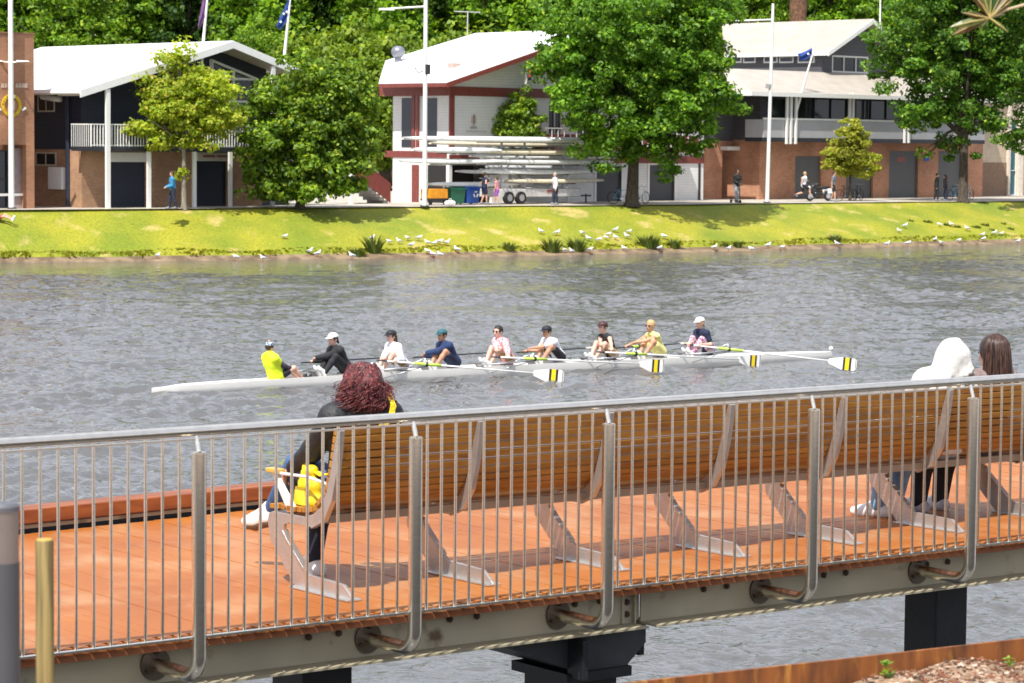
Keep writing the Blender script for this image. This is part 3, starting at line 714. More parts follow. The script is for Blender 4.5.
# hooded person
hu2,hz2=px_local(957,372,.34);print('hood u',hu2,'z',hz2)
J=mkJ((0.0,.03,.55),(-.06,-.06,.50),wr=((.12,.42,.60),(-.22,.42,.60)),an=((-.0,.46,.08),(-.17,.44,.08)),toe=((-.25,1,0),(-.4,1,0)),
  head=(0.0,-.02,1.06),look=(-.5,1,-.25),s=.93,kn_dir=((.05,.5,1),(-.05,.5,1)))
def w2extra(root,J):
    h_=J['head'];m=MB()
    pr=[('e',(h_.x+.012,h_.y-.03,h_.z+.045),(.118,.128,.125)),('c',(h_.x+.0,h_.y-.03,h_.z+.10),(h_.x-.075,h_.y-.05,h_.z-.06),.085,.10),('c',(h_.x-.03,h_.y-.05,h_.z+.05),(h_.x-.17,h_.y-.06,h_.z-.16),.105,.085),('c',(h_.x+.05,h_.y-.04,h_.z-.05),(h_.x+.09,h_.y-.04,h_.z-.17),.075,.07)]
    for q in range(11):
        a=R(185+17*q);pr.append(('c',(h_.x+.03*math.cos(a),h_.y-.03+.05*math.sin(a),h_.z+.165),(h_.x+.015+rng.uniform(.112,.128)*math.cos(a+.15),h_.y-.03+.142*math.sin(a+.15),h_.z-rng.uniform(.02,.10)),.012,.016))
    for q in range(5): pr.append(('c',(h_.x-.13+.06*q,h_.y-.135,h_.z-.05-.02*q),(h_.x-.20+.09*q,h_.y-.15,h_.z-.2),.02,.025))
    hc=np.array(h_,np.float32);lk=np.array(J['look'],np.float32)
    add_vf(m,sdf_mesh(pr,.010,k=.02,cut=lambda g:np.maximum((g-hc)@lk-.13,-(cone(g,hc+lk*.02,hc+lk*.3,.088,.10)))))
    m.build('hood',fleece,root,smooth=True)
figure('person in a white hoodie, hood up, and pale blue jeans sitting on the bench',FB.P(hu2,WB+.44,DECK),FB.ang,J,
  [('hoodie',fleece,['torso','shoulders','uarm','farm'],.035),('jeans',denimp,['thigh','calf'],.022)],skinm,vox=.012,shoes=whites,extra=w2extra,curl=.6)
hu3,hz3=px_local(1001,366,.34);print('dark hair u',hu3,'z',hz3)
J=mkJ((0.0,.03,.53),(0,-.08,.52),wr=((.16,.42,.60),(-.20,.42,.60)),an=((.02,.44,.08),(-.20,.43,.08)),toe=((.1,1,0),(-.35,1,0)),
  head=(0.0,-.03,1.12),look=(-.08,1,-.1),s=.93,kn_dir=((.05,.5,1),(-.05,.5,1)))
def w3extra(root,J):
    h_=J['head'];m=MB()
    pr=[('e',(h_.x,h_.y-.022,h_.z+.03),(.092,.108,.105)),('c',(h_.x-.03,h_.y-.05,h_.z),(h_.x-.04,h_.y-.085,h_.z-.30),.07,.05),('c',(h_.x+.04,h_.y-.05,h_.z),(h_.x+.075,h_.y-.085,h_.z-.30),.07,.055),('c',(h_.x,h_.y-.06,h_.z),(h_.x+.02,h_.y-.10,h_.z-.31),.07,.05)]
    hc=np.array(h_,np.float32);lk=np.array(J['look'],np.float32)
    add_vf(m,sdf_mesh(pr,.009,k=.02,cut=lambda g:(g-hc)@lk-.05))
    for i in range(260):
        a=rng.uniform(math.pi,2*math.pi);ph=rng.uniform(0,6);pts=[]
        for q in range(9):
            t=q/8
            if t<.35: el=R(80-80*t/.35);r_=.106*math.cos(el);z=h_.z+.03+.108*math.sin(el)
            else: r_=.106+.03*(t-.35)+rng.uniform(-.002,.002);z=h_.z+.03-.36*(t-.35)/.65
            pts.append((h_.x+(r_*math.cos(a)*(.95+.35*max(0,t-.4)))+.006*math.sin(ph+t*5),h_.y-.03+r_*math.sin(a)*.98,z))
        m.tube(pts,.0025,4,cap=False,k=rng.choice((0,0,1)))
    m.build('hair',[hairdk,mat('hair_brown_strand',(.10,.045,.03),.35,var=.3,scale=20)],root,smooth=True)
figure('person with long straight dark hair and black trousers sitting on the bench at the right',FB.P(hu3,WB+.46,DECK),FB.ang,J,
  [('jacket',mat('grey_knit',(.22,.16,.15),.9,var=.2,scale=20,bump=.5,bscale=50),['torso','shoulders','uarm','farm'],.022),('trousers',blackc,['thigh','calf'],.024)],skinm,vox=.012,shoes=mat('grey_trainers',(.45,.46,.50),.6,var=.3,scale=25),extra=w3extra,curl=.6)
# ------------------------------------------------------------------ near bank: garden bed, rusty edging, stakes
soil=two_tone('soil_mulch',(.13,.075,.04),(.30,.20,.13),9,.95,lo=.4,hi=.6,bump=.8,c3=(.55,.42,.32),s3=26,lo3=.55,hi3=.62)
ep=[(-14,1.2),(-6,6.3),(-2.5,8.25)]+[tuple(G(x,y,3.5)[:2]) for x,y in((500,700),(640,683),(830,662),(1024,640))]+[(4.2,12.1),(7,13.6),(14,17)]
ep=[(p[0],p[1]) for p in ep]
def nz_(x,y): return .05*math.sin(x*3.1+y*1.7)*math.cos(y*2.3-x)+.025*math.sin(x*9+1)*math.sin(y*11)
vs=[];fs=[];rows=40;cols=0
# dense resample of the edging line
er=[]
for i in range(len(ep)-1):
    n_=24 if 2<=i<=6 else 10
    for q in range(n_): t=q/n_;er.append((ep[i][0]*(1-t)+ep[i+1][0]*t,ep[i][1]*(1-t)+ep[i+1][1]*t))
er.append(ep[-1]);cols=len(er)
for j in range(rows+1):
    t=(j/rows)**2
    for (x,y) in er:
        yy=y+( -25-y)*t*1.0;xx=x*(1+0.6*t)
        d_=y-yy
        vs.append((xx,yy-.02,3.40+min(d_,9)*.045+nz_(xx,yy)*(1 if d_<8 else .3)))
for j in range(rows):
    for i in range(cols-1): a=j*cols+i;fs.append((a,a+1,a+cols+1,a+cols)[::-1])
mb=MB();mb.add(vs,fs);struct('garden_bed',mb,soil,smooth=True)
mb=MB();v2=[];
for (x,y) in er: v2+=[(x,y,3.30),(x,y,3.505),(x-.008,y+.014,3.505),(x-.008,y+.014,3.30)]
f2=[]
for i in range(len(er)-1):
    for q in range(4): f2.append((i*4+q,i*4+4+q,i*4+4+(q+1)%4,i*4+(q+1)%4))
mb.add(v2,f2);rust=two_tone('rusted_steel',(.06,.018,.006),(.25,.08,.014),3.5,.8,stretch=(3,3,.7),lo=.35,hi=.62,bump=.3,c3=(.40,.17,.03),s3=5,lo3=.56,hi3=.7)
tag(mb.build('edging',rust,None),'rusted steel garden edging strip between the soil bed and the water','garden edging')
mb=MB();v2=[]
for (x,y) in er: v2+=[(x-.01,y+.03,3.30),(x-.3,y+.5,-.5)]
f2=[(i*2,i*2+2,i*2+3,i*2+1) for i in range(len(er)-1)]
mb.add(v2,f2);struct('near_bank',mb,mat('bank_stone',(.16,.14,.12),.9,var=.3,scale=3,bump=.6,bscale=8))
mb=MB()
for i in range(4200):
    x=rng.uniform(.2,2.9);t=rng.random();ye=np.interp(x,[e[0] for e in er],[e[1] for e in er]);y=ye-.05-t*1.3
    c=Vector((x,y,3.40+(ye-y)*.045+nz_(x,y)+.006));a=rng.uniform(0,math.pi);l=rng.uniform(.008,.034);wd=rng.uniform(.004,.010)
    mb.obox(c,(math.cos(a),math.sin(a),rng.uniform(-.3,.3)),(-math.sin(a),math.cos(a),rng.uniform(-.3,.3)),(0,0,1),l/2,wd/2,.003,k=rng.choice((0,1,2)))
tag(mb.build('mulch',[mat('chip_pale',(.38,.26,.17),.9),mat('chip_red',(.22,.08,.04),.9),mat('chip_dark',(.09,.05,.03),.9)],None),'loose bark chips and dry leaf litter on the soil behind the rusted edging','mulch',kind='stuff')
weed=leafmat('weed_leaf',(.12,.26,.02),(.26,.42,.04),.3)
def weedplant(px,py,hh,label,n=26):
    p=G(px,py,3.42);t=thing('weed',label,'plant',(p.x,p.y,3.40+nz_(p.x,p.y)))
    mb=MB()
    for i in range(n):
        z=rng.uniform(.0,hh);a=rng.uniform(0,6.28);l=rng.uniform(.02,.045);o=Vector((math.cos(a),math.sin(a),rng.uniform(-.2,.7)));s_=Vector((-math.sin(a),math.cos(a),0))*l*.3
        b_=Vector((0,0,z));mb.quad(b_,b_+o*l*.5+s_,b_+o*l,b_+o*l*.5-s_)
    mb.build('leaves',weed,t)
    mb=MB();mb.tube([(0,0,-.02),(.004,0,hh*.6),(0,.003,hh)],.003,5);mb.build('stem',weed,t)
weedplant(887,683,.075,'bright green weed, tallest of the three at the foot of the rusted edging')
weedplant(1008,678,.06,'small green weed near the right end of the rusted edging',18)
weedplant(819,690,.035,'tiny green seedling at the bottom edge, left of the taller weed',14)
# timber stake and steel bollard at the left
p=atY(44.5,540,9.0);t=thing('timber_stake','round yellowed timber stake in front of the railing at the left','stake',(p.x,p.y,3.42))
mb=MB();tw=two_tone('treated_pine',(.12,.085,.03),(.27,.20,.07),6,.75,stretch=(7,7,.35),lo=.38,hi=.6,bump=.3)
mb.tube([(0,0,0),(0,0,p.z-3.42-.006),(0,0,p.z-3.42)],[.031,.031,.028],20);mb.build('shaft',tw,t,smooth='auto')
mb=MB();mb.tube([(0,0,p.z-3.42),(0,0,p.z-3.42+.004)],[.028,.026],20);mb.build('cut_top',mat('stake_top',(.42,.28,.05),.6),t)
p=atY(3,503,7.2);t=thing('bollard','grey steel bollard with a reflective band at the far left edge of the view','bollard',(p.x,p.y,3.55))
hh=p.z-3.55
mb=MB();mb.tube([(0,0,-.1),(0,0,hh-.16)],.044,24);mb.build('post',mat('bollard_grey',(.07,.075,.085),.5,.2),t,smooth='auto')
mb=MB();mb.tube([(0,0,hh-.16),(0,0,hh-.02)],.042,24);mb.build('band',mat('bollard_band',(.26,.24,.24),.25,.7),t,smooth='auto')
mb=MB();mb.tube([(0,0,hh-.02),(0,0,hh-.008),(0,0,hh)],[.045,.045,.036],24);mb.build('cap',mat('bollard_cap',(.10,.105,.12),.5,.2),t,smooth='auto')
# overhanging branch, top right
c=atY(990,18,9.5)
t=thing('magnolia_branch','leafy branch tip with bronze backed leaves hanging into the top right corner','branch',(c.x,c.y,c.z))
mb=MB();mb.tube([(0,0,0),(.06,.02,.03),(.2,.05,.07),(.8,.1,.5),(1.6,-1,1.6)],[.004,.005,.007,.012,.03],8);mb.build('twig',mat('twig_bark',(.42,.34,.2),.7),t,smooth=True)
s_=F/9.5
tips=[(953,39),(960,17),(948,32),(966,-6),(977,-14),(990,-18),(1001,-16),(1013,3),(1014,-4),(983,33),(1005,18),(1008,36),(972,-3)]
lm=[mat('leaf_bronze',(.09,.05,.015),.5,var=.25,scale=12),mat('leaf_green',(.04,.10,.03),.3,var=.25,scale=12),mat('leaf_olive',(.09,.11,.02),.4,var=.25,scale=12)]
for i,(x,y) in enumerate(tips):
    e_=Vector(((x-989)/s_,rng.uniform(-.05,.05),(22-y)/s_));dd=e_.normalized();sd_=dd.cross(Vector((rng.uniform(-.3,.3),-1,rng.uniform(-.3,.3)))).normalized();wd=e_.length*.10
    nrm=dd.cross(sd_)
    mb=MB();vs=[]
    prof_=[(0,.08),(.2,.5),(.45,1),(.7,.85),(.9,.4),(1,.03)]
    for tt,ww in prof_:
        b_=e_*tt+nrm*(-.012*math.sin(tt*3));vs+=[b_-sd_*wd*ww+nrm*.006*ww,b_,b_+sd_*wd*ww+nrm*.006*ww]
    fs=[]
    for q in range(len(prof_)-1): a=q*3;fs+=[(a,a+1,a+4,a+3),(a+1,a+2,a+5,a+4)]
    mb.add(vs,fs);lf=mb.build('leaf',lm[(0,0,2,0,2,1,1,0,0,1,1,2,2)[i]],t)
    mb=MB();mb.tube([e_*0,e_*.5+nrm*-.014,e_*.97+nrm*-.004],[.0022,.0016,.0006],5);mb.build('midrib',mat('leaf_midrib',(.6,.5,.18),.5),lf)
# ------------------------------------------------------------------ rowing eight
A0=G(152,394,0);A1=G(832,357.5,0)
bang=math.degrees(math.atan2(A1.y-A0.y,A1.x-A0.x));BL=(A1-A0).length
FT=Fr(A0,bang);print('boat len',BL,'ang',bang)
hullw=mat('hull_white',(.84,.82,.77),.25,var=.05,scale=2)
hulli=mat('hull_inner',(.55,.53,.47),.5,var=.1)
boat=fthing(FT,'rowing_boat','long white coxed rowing shell gliding on the river with eight rowers','boat',BL/2,0,0)
seats_px=[(345,362),(402,358),(454,360),(508,353),(559,355),(612,350),(660,352),(708,345)]
su=[FT.pick(px,361,0)[0] for px in(345,402,454,508,559,612,660,708)]
a=(su[-1]-su[0])/7;print('seat pitch',a,su)
cu=FT.pick(276,372,0)[0]
c0=cu-.55;c1=su[-1]+.75
mb=MB();st_=[];ns=60
for i in range(ns+1):
    t=i/ns;x=BL*t
    w_=.31*math.sin(math.pi*min(max(t*1.0,0),1))**.55+.012
    zt=.16+.10*math.sin(math.pi*t)-( .0 if t>.03 else .03);zb=-.13*math.sin(math.pi*t)**.4
    cock=c0<x<c1
    zt2=zt
    ring=[]
    for q in range(9):
        an=math.pi*q/8;ring.append((x,-w_*math.copysign(abs(math.cos(an))**.45,math.cos(an)),zt-(zt-zb)*math.sin(an)))
    e=.02
    if cock: ring+=[(x,w_-e,zt),(x,w_*.6,.05),(x,0,.04),(x,-w_*.6,.05),(x,-w_+e,zt)]
    else: ring+=[(x,w_-.004,zt+.004),(x,w_*.6,zt+.035*w_/.3),(x,0,zt+.05*w_/.3),(x,-w_*.6,zt+.035*w_/.3),(x,-w_+.004,zt+.004)]
    st_.append(ring)
n=14;vs=[p for r_ in st_ for p in r_];fs=[]
for i in range(ns):
    for q in range(n): fs.append((i*n+q,(i+1)*n+q,(i+1)*n+(q+1)%n,i*n+(q+1)%n))
fs+=[tuple(range(n)),tuple(range(ns*n,(ns+1)*n))[::-1]]
mb.add(vs,fs);mb.build('hull',hullw,boat,smooth='auto')
mb=MB();mb.ball((BL-.04,0,.24),(.06,.06,.06));mb.build('bow_ball',white,boat,smooth=True)
SEATZ=.26
for i,u in enumerate(su):
    mb=MB();mb.box(u-.13,-.15,SEATZ-.03,u+.13,.15,SEATZ-.005);mb.build('sliding_seat',mat('seat_grey',(.12,.12,.13),.6),boat,bevel=.01)
    mb=MB();mb.obox((u-.82,0,.22),(0,1,0),(-.6,0,.8),(.8,0,.6),.14,.14,.012);mb.build('foot_stretcher',mat('seat_grey',(.12,.12,.13),.6),boat)
tint=mat('rigger_alu',(.55,.56,.58),.35,.8)
oarw=mat('oar_white',(.80,.79,.76),.4,var=.03);oard=mat('oar_carbon',(.035,.035,.04),.35,var=.1)
clam=mat('oar_sleeve_green',(.45,.62,.08),.5);oy=mat('blade_yellow',(.85,.62,.01),.45,var=.03);ob_=mat('blade_black',(.02,.02,.022),.45)
piv=[(425,371),(533,362),(634,354),(728,350)];bld=[(549,374,.22),(652,363,.24),(750,357.5,.22),(843,362,.2)]
near_dirs=[]
def oar(label,pv,dr,square=True,ob=2.42):
    """pv pivot (u,v,z), dr direction to blade in boat frame"""
    dr=Vector(dr).normalized();pv=Vector(pv)
    t=fthing(FT,'oar',label,'oar',pv.x,pv.y,pv.z,'oars of the rowing shell')
    lat=dr.cross(Vector((0,0,1))).normalized();up=lat.cross(dr).normalized()
    sd_=ob-2.42;hd=pv-dr*1.10;sh=pv+dr*ob
    mb=MB();mb.tube([hd,pv+dr*.1,sh],[.016,.023,.017],10);mb.build('shaft',oarw if square else oard,t,smooth=True)
    mb=MB();mb.tube([hd-dr*.02,hd+dr*.22],.02,10);mb.build('grip',oard,t,smooth=True)
    mb=MB();mb.tube([pv-dr*.25,pv+dr*.38],.034,12);mb.build('sleeve',clam,t,smooth=True)
    mb=MB();mb.tube([pv+dr*.02,pv+dr*.07],.06,14);mb.build('collar',ob_,t,smooth='auto')
    A,B=(up,lat) if square else (lat,up)
    def bladepoly(x0,x1,off,th,name,m,h0=None,h1=None):
        def hh(x): # hatchet half-heights (top, bottom)
            y=(x-2.42)/.70;return (.06+.06*min(1,y*2.2),.06+.12*min(1,y*2.2))
        a=hh(x0);b=hh(x1);e=.0 if name=='blade' else .004
        P=lambda x,h:pv+dr*(x+sd_)+A*h
        mb=MB()
        if name=='blade':
            xs=[2.40,2.44,2.56,2.74,3.06,3.12];pts=[P(x,(.02 if x<2.42 else hh(x)[0])*(1 if x<3.1 else .8)) for x in xs]+[P(x,-(.02 if x<2.42 else hh(x)[1])*(1 if x<3.1 else .85)) for x in xs[::-1]]
        else: pts=[P(x0,a[0]+e),P(x1,b[0]+e),P(x1,-b[1]-e),P(x0,-a[1]-e)]
        pts=[p-B*th/2 for p in pts];mb.slab(pts,B,th);return mb.build(name,m,t)
    bl_=bladepoly(2.42,3.12,0,.012,'blade',oarw)
    OFF[bl_.name]=OFF[t.name]
    def band(x0,x1,m,nm,th):
        mb_=bladepoly(x0,x1,0,th,nm,m);mb_.parent=bl_
    band(2.78,2.835,ob_,'black_stripe',.018);band(2.835,2.935,oy,'yellow_stripe',.02);band(2.935,2.99,ob_,'black_stripe',.018)
    band(3.09,3.105,ob_,'edge_stripe',.018)
    return t,hd,dr
hands={}
lab=['second','fourth','sixth','eighth']
for k,((px,py),(bx,by,bz_)) in enumerate(zip(piv,bld)):
    v=-.83;u,z=FT.pick(px,py,v);g=FT.g(bx,by,bz_);dz=bz_-.42
    d=Vector((g[0]-u,g[1]-v,0));d.normalize();print('oar',k,u,z,'blade off',g[0]-u,g[1]-v)
    z=.44;dirv=Vector((d.x,d.y,(bz_-z)/2.8))
    near_dirs.append(dirv)
    ll=['stern most','second from the stern','third from the stern','bow most']
    t,hd,dr=oar('white oar with yellow striped blade on the near side, '+ll[k],(u,v,z),dirv,True,math.hypot(g[0]-u,g[1]-v)-.35);hands[k*2+1]=(hd,dr)
    mb=MB();P_=(u,v,z-.05)
    su_=su[k*2+1]-.75
    mb.tube([(su_-.35,-.29,.30),P_],.013,6);mb.tube([(su_+.35,-.29,.30),P_],.013,6);mb.tube([(su_,-.28,.1),P_],.013,6);mb.tube([(u,v,z-.08),(u,v,z+.14)],.012,8);mb.tube([(u,v,z+.13),(su_+.5,-.29,.33)],.009,6)
    mb.build('rigger',tint,boat,smooth=True)
dm=sum(near_dirs,Vector())/4;dm.normalize()
for k in range(4):
    s_=su[k*2];u=s_+(piv and (FT.pick(*piv[k],-.83)[0]-su[k*2+1]));v=.83
    ll=['stern most','second from the stern','third from the stern','bow most']
    t,hd,dr=oar('oar reaching out over the far side of the rowing shell, '+ll[k],(u,v,.46),(dm.x,-dm.y,-.03),False);hands[k*2]=(hd,dr)
    mb=MB();P_=(u,v,.41);su_=s_-.75
    mb.tube([(su_-.35,.29,.30),P_],.013,6);mb.tube([(su_+.35,.29,.30),P_],.013,6);mb.tube([(u,v,.38),(u,v,.6)],.012,8);mb.build('rigger',tint,boat,smooth=True)
# rowers (local: x = far side, y = towards the stern)
def rower(i,label,shirt,pants,sleeves,skin,hair,hat,lean=.42,glasses=False,longpants=False,extra=None,dx=0,s=1.08):
    u=su[i]+dx;root=(u,0,SEATZ)
    hd,dr=hands[i]
    def loc(p): return Vector((p[1]-0,-(p[0]-u),p[2]-SEATZ))
    h1=loc(hd+dr*.04);h2=loc(hd+dr*.36)
    if h1.x<h2.x: h1,h2=h2,h1          # right hand = far side
    off=Vector((0,-.09,.03))
    lean+=.2;t=Vector((0,math.sin(lean),math.cos(lean)))
    pel=Vector((0,-.0,.12))
    nf=Vector((0,math.sin(lean*.35),1))
    J=mkJ(pel,t,wr=(h1+off,h2+off),an=((.09,.60,.03),(-.09,.60,.03)),toe=((0,.6,.8),(0,.6,.8)),look=(-.25,1,-.05),neckf=nf,kn_dir=((.25,.2,1),(-.25,.2,1)),elpole=(0,-.2,-1),s=s);J['hs']=1.12
    parts=[]
    if sleeves=='long': parts.append(('shirt',shirt,['torso','shoulders','uarm',('farm',(0,.93))],.034))
    elif sleeves=='short': parts.append(('shirt',shirt,['torso','shoulders',('uarm',(0,.6))],.028))
    else: parts.append(('singlet',shirt,['torso'],.02))
    parts.append(('leggings' if longpants else 'shorts',pants,['thigh','calf'] if longpants else [('thigh',(0,.7))],.02))
    return figure(label,FT.P(u,0,SEATZ),FT.ang+math.pi/2,J,parts,skin,vox=.019,hair=hair,hat=hat,shoes=whites,glasses=glasses,extra=extra,group='crew of the rowing shell',curl=1.1)
navy=mat('navy_cloth',(.012,.018,.05),.8,var=.2,scale=20);navy2=mat('navy_sweater',(.012,.03,.10),.8,var=.2,scale=14)
wcl=mat('white_cloth',(.74,.75,.80),.8,var=.05,scale=14);blk=mat('black_cloth',(.015,.015,.018),.8,var=.2)
plaid=two_tone('plaid_pink',(.62,.10,.14),(.78,.62,.62),24,.8,stretch=(1,1,3),lo=.45,hi=.55,detail=2)
ysh=mat('singlet_yellow',(.72,.66,.25),.8,var=.08);hb=mat('hair_brown',(.05,.025,.012),.6,var=.3,scale=30);hblk=mat('hair_black',(.012,.01,.01),.6,var=.3);hbl=mat('hair_blonde',(.50,.33,.14),.6,var=.25,scale=30)
tealcap=mat('cap_teal',(.02,.10,.12),.7);wcap=mat('cap_white',(.80,.79,.76),.7,var=.03);bcap=mat('cap_black',(.012,.014,.018),.7)
patt=two_tone('leggings_pattern',(.75,.60,.65),(.30,.06,.14),22,.8,detail=2)
skr=mat('skin_rower',(.68,.40,.30),.5,var=.05)
def vest_navy(root,J):
    mb=MB();add_vf(mb,sdf_mesh([q for q in seg(J,'torso',.024,w=.9) if True][:4],.02,k=.03));mb.build('vest',navy2,root,smooth=True)
rower(0,'rower in black long sleeves and a white cap, nearest the cox',blk,blk,'long',skr,('pony',hb),wcap,longpants=True,lean=.36)
rower(1,'rower in a white long sleeved shirt and a black visor',wcl,mat('shorts_brown',(.20,.12,.06)),'long',skr,('long',hb),bcap,lean=.32)
rower(2,'rower in a navy sweater and a teal cap',navy2,navy,'long',mat('skin_rower_warm',(.50,.25,.15),.5),('short',hb),tealcap,lean=.40)
rower(3,'bearded rower in pink plaid sleeves and a navy vest with sunglasses',plaid,mat('shorts_tan',(.30,.18,.06)),'long',skr,('short',hblk),None,glasses=True,extra=vest_navy,lean=.30)
rower(4,'rower in a plain white tee and a dark cap',wcl,blk,'short',mat('skin_rower_warm',(.50,.25,.15),.5),('short',hblk),bcap,lean=.46)
rower(5,'rower with bare arms, black singlet and dark visor',blk,mat('shorts_gold',(.42,.28,.12)),'none',skr,('bun',hb),mat('visor_dark',(.06,.02,.02)),lean=.30)
rower(6,'rower in a pale yellow singlet and sunglasses',ysh,ysh,'none',mat('skin_rower_tan',(.55,.28,.16),.5),('short',hbl),None,glasses=True,lean=.34)
rower(7,'blonde rower in a navy tee and white cap at the bow end',navy,patt,'short',skr,('pony',hbl),wcap,longpants=True,lean=.28)
# cox, facing the bow
hi_y=mat('vest_yellow',(.72,.86,.02),.6,var=.08,scale=12)
J=mkJ((0,.0,.10),(0,-.20,.58),s=1.02,wr=((.13,.36,.26),(-.13,.36,.26)),an=((.09,.68,.0),(-.09,.68,.0)),toe=((0,.7,.7),(0,.7,.7)),look=(-.1,1,.0),neckf=(0,.1,1),kn_dir=((.2,.1,1),(-.2,.1,1)),elpole=(0,-.6,-1))
def coxx(root,J):
    mb=MB();add_vf(mb,sdf_mesh(seg(J,'torso',.062)+seg(J,'uarm',.035,fr=(0,.45)),.02,k=.05));mb.build('vest',hi_y,root,smooth=True)
    mb=MB();mb.ball(hp(J,0,-.02,.15),(.03,.03,.02));mb.build('pompom',mat('pompom_pink',(.7,.35,.25)),root,smooth=True)
figure('cox in a bright yellow vest and blue patterned cap steering from the stern',FT.P(cu,0,.14),FT.ang-math.pi/2,J,
  [('shirt',mat('shirt_patterned',(.06,.05,.07),.8,var=.6,scale=30),['uarm','farm','shoulders'],.02),('shorts',blk,[('thigh',(0,.6))],.015)],skr,vox=.019,hair=('short',hb),hat=two_tone('cap_blue_white',(.03,.09,.22),(.7,.75,.8),30,.7,detail=2,lo=.5,hi=.56),hat_brim=False,shoes=blk,extra=coxx,group='crew of the rowing shell')
# ------------------------------------------------------------------ far bank
FF=Fr(tuple(G(80,207.5,PATH)[:2]),44.8)
wl=[tuple(G(*q)[:2]) for q in((0,262.5,0),(120,261.5,0),(250,260,0),(400,258,0),(512,256,0),(650,253,0),(780,250,0),(900,246.5,0),(1024,243,0))]
ge=[tuple(G(*q)[:2]) for q in((0,209.3,PATH),(120,208.6,PATH),(250,207.6,PATH),(400,206.5,PATH),(512,205.5,PATH),(650,204.5,PATH),(780,202.8,PATH),(900,201.6,PATH),(1024,200.8,PATH))]
def ext(l,k=60):
    a,b=Vector(l[0]),Vector(l[1]);c,d=Vector(l[-1]),Vector(l[-2]);dd=FF.d.xy
    return [tuple(a-dd*k)]+l+[tuple(c+dd*k*1.5)]
wl=ext(wl);ge=ext(ge)
def dens(l,n):
    out=[]
    for i in range(len(l)-1):
        for q in range(n): t=q/n;out.append((l[i][0]*(1-t)+l[i+1][0]*t,l[i][1]*(1-t)+l[i+1][1]*t))
    return out+[l[-1]]
wl=dens(wl,14);ge=dens(ge,14)
def bankz(t,x,y):
    # t 0 water .. 1 grass edge
    lip=.30
    if t<.05: z=-.35+t/.05*.42
    elif t<.10: z=.07+(t-.05)/.05*.06
    elif t<.13: z=.13+(t-.10)/.03*(lip-.13)
    else:
        u=(t-.13)/.87;z=lip+(PATH-.01-lip)*(u**.9)
    return z+(.05*math.sin(x*.7+y*.4)+.03*math.sin(x*1.9-y*1.3))*(1 if .15<t<.95 else .2)
ts=[0,.03,.05,.07,.1,.115,.13,.16,.2]+[.2+.8*i/20 for i in range(1,21)]
vs=[];n=len(wl)
for t in ts:
    for i in range(n):
        a,b=wl[i],ge[i];tt=-.03+1.03*t
        wob=.22*math.sin(i*.9)+.15*math.sin(i*2.3) if t<.25 else 0
        x=a[0]+(b[0]-a[0])*tt;y=a[1]+(b[1]-a[1])*tt+wob*(.25-t)*4
        vs.append((x,y,bankz(t,x,y)))
fs=[];ks=[]
for j in range(len(ts)-1):
    for i in range(n-1): a=j*n+i;fs.append((a,a+1,a+n+1,a+n));ks.append(1 if ts[j+1]<=.115 else 0)
grass=two_tone('grass',(.155,.20,.007),(.275,.265,.012),.35,.85,stretch=(1,.8,1),lo=.35,hi=.62,bump=.3,c3=(.42,.33,.10),s3=.75,lo3=.57,hi3=.72,detail=8)
# fine grain in the grass
nt=grass.node_tree;N=nt.nodes;L=nt.links;b=[x for x in N if x.type=='BSDF_PRINCIPLED'][0]
src=b.inputs['Base Color'].links[0].from_socket
nz=N.new('ShaderNodeTexNoise');nz.inputs['Scale'].default_value=9;nz.inputs['Detail'].default_value=6;tc=N.new('ShaderNodeTexCoord');L.new(tc.outputs['Object'],nz.inputs[0])
mr=N.new('ShaderNodeMapRange');mr.inputs[1].default_value=.3;mr.inputs[2].default_value=.7;mr.inputs[3].default_value=.72;mr.inputs[4].default_value=1.25;L.new(nz.outputs[0],mr.inputs[0])
vm=N.new('ShaderNodeVectorMath');vm.operation='SCALE';L.new(src,vm.inputs[0]);L.new(mr.outputs[0],vm.inputs['Scale']);L.new(vm.outputs[0],b.inputs['Base Color'])
tv=[];lim=[(wl[i],ge[i]) for i in range(n)]
mud=two_tone('river_mud',(.12,.08,.045),(.24,.17,.10),1.5,.8,bump=.5)
mb=MB()
for f_,k_ in zip(fs,ks): mb.f.append(f_);mb.m.append(k_)
mb.v=vs;o=struct('grass_bank',mb,[grass,mud],smooth=True)
pathm=two_tone('path_gravel',(.36,.32,.27),(.46,.42,.36),1.2,.9)
mb=MB();vs=[];
for i in range(n): a=Vector((*ge[i],0));vs+=[(a.x-FF.n.x*.3,a.y-FF.n.y*.3,PATH-.012),(a.x+FF.n.x*60,a.y+FF.n.y*60,PATH-.012)]
mb.add(vs,[(2*i,2*i+2,2*i+3,2*i+1) for i in range(n-1)]);struct('path',mb,pathm)
cand=[i for i in range(n-1) if -30<(wl[i][0]+ge[i][0])/2<42]
TV=[]
for _ in range(2600):
    i=rng.choice(cand);f_=rng.random();t=rng.uniform(.115,.19);a=wl[i];b_=ge[i];a2=wl[i+1];b2=ge[i+1];tt=-.03+1.03*t
    x=(a[0]+(b_[0]-a[0])*tt)*(1-f_)+(a2[0]+(b2[0]-a2[0])*tt)*f_;y=(a[1]+(b_[1]-a[1])*tt)*(1-f_)+(a2[1]+(b2[1]-a2[1])*tt)*f_
    z=bankz(t,x,y);h_=rng.uniform(.008,.04)*(3 if t<.17 else 1);w_=rng.uniform(.03,.08);an=rng.uniform(0,3.14);cx,cy=math.cos(an)*w_,math.sin(an)*w_;lx,ly=rng.uniform(-.05,.05),rng.uniform(-.05,.05)
    TV+=[(x-cx,y-cy,z-.03),(x+cx,y+cy,z-.03),(x+cx*1.3+lx,y+cy*1.3+ly,z+h_),(x-cx*1.3+lx,y-cy*1.3+ly,z+h_*.8)]
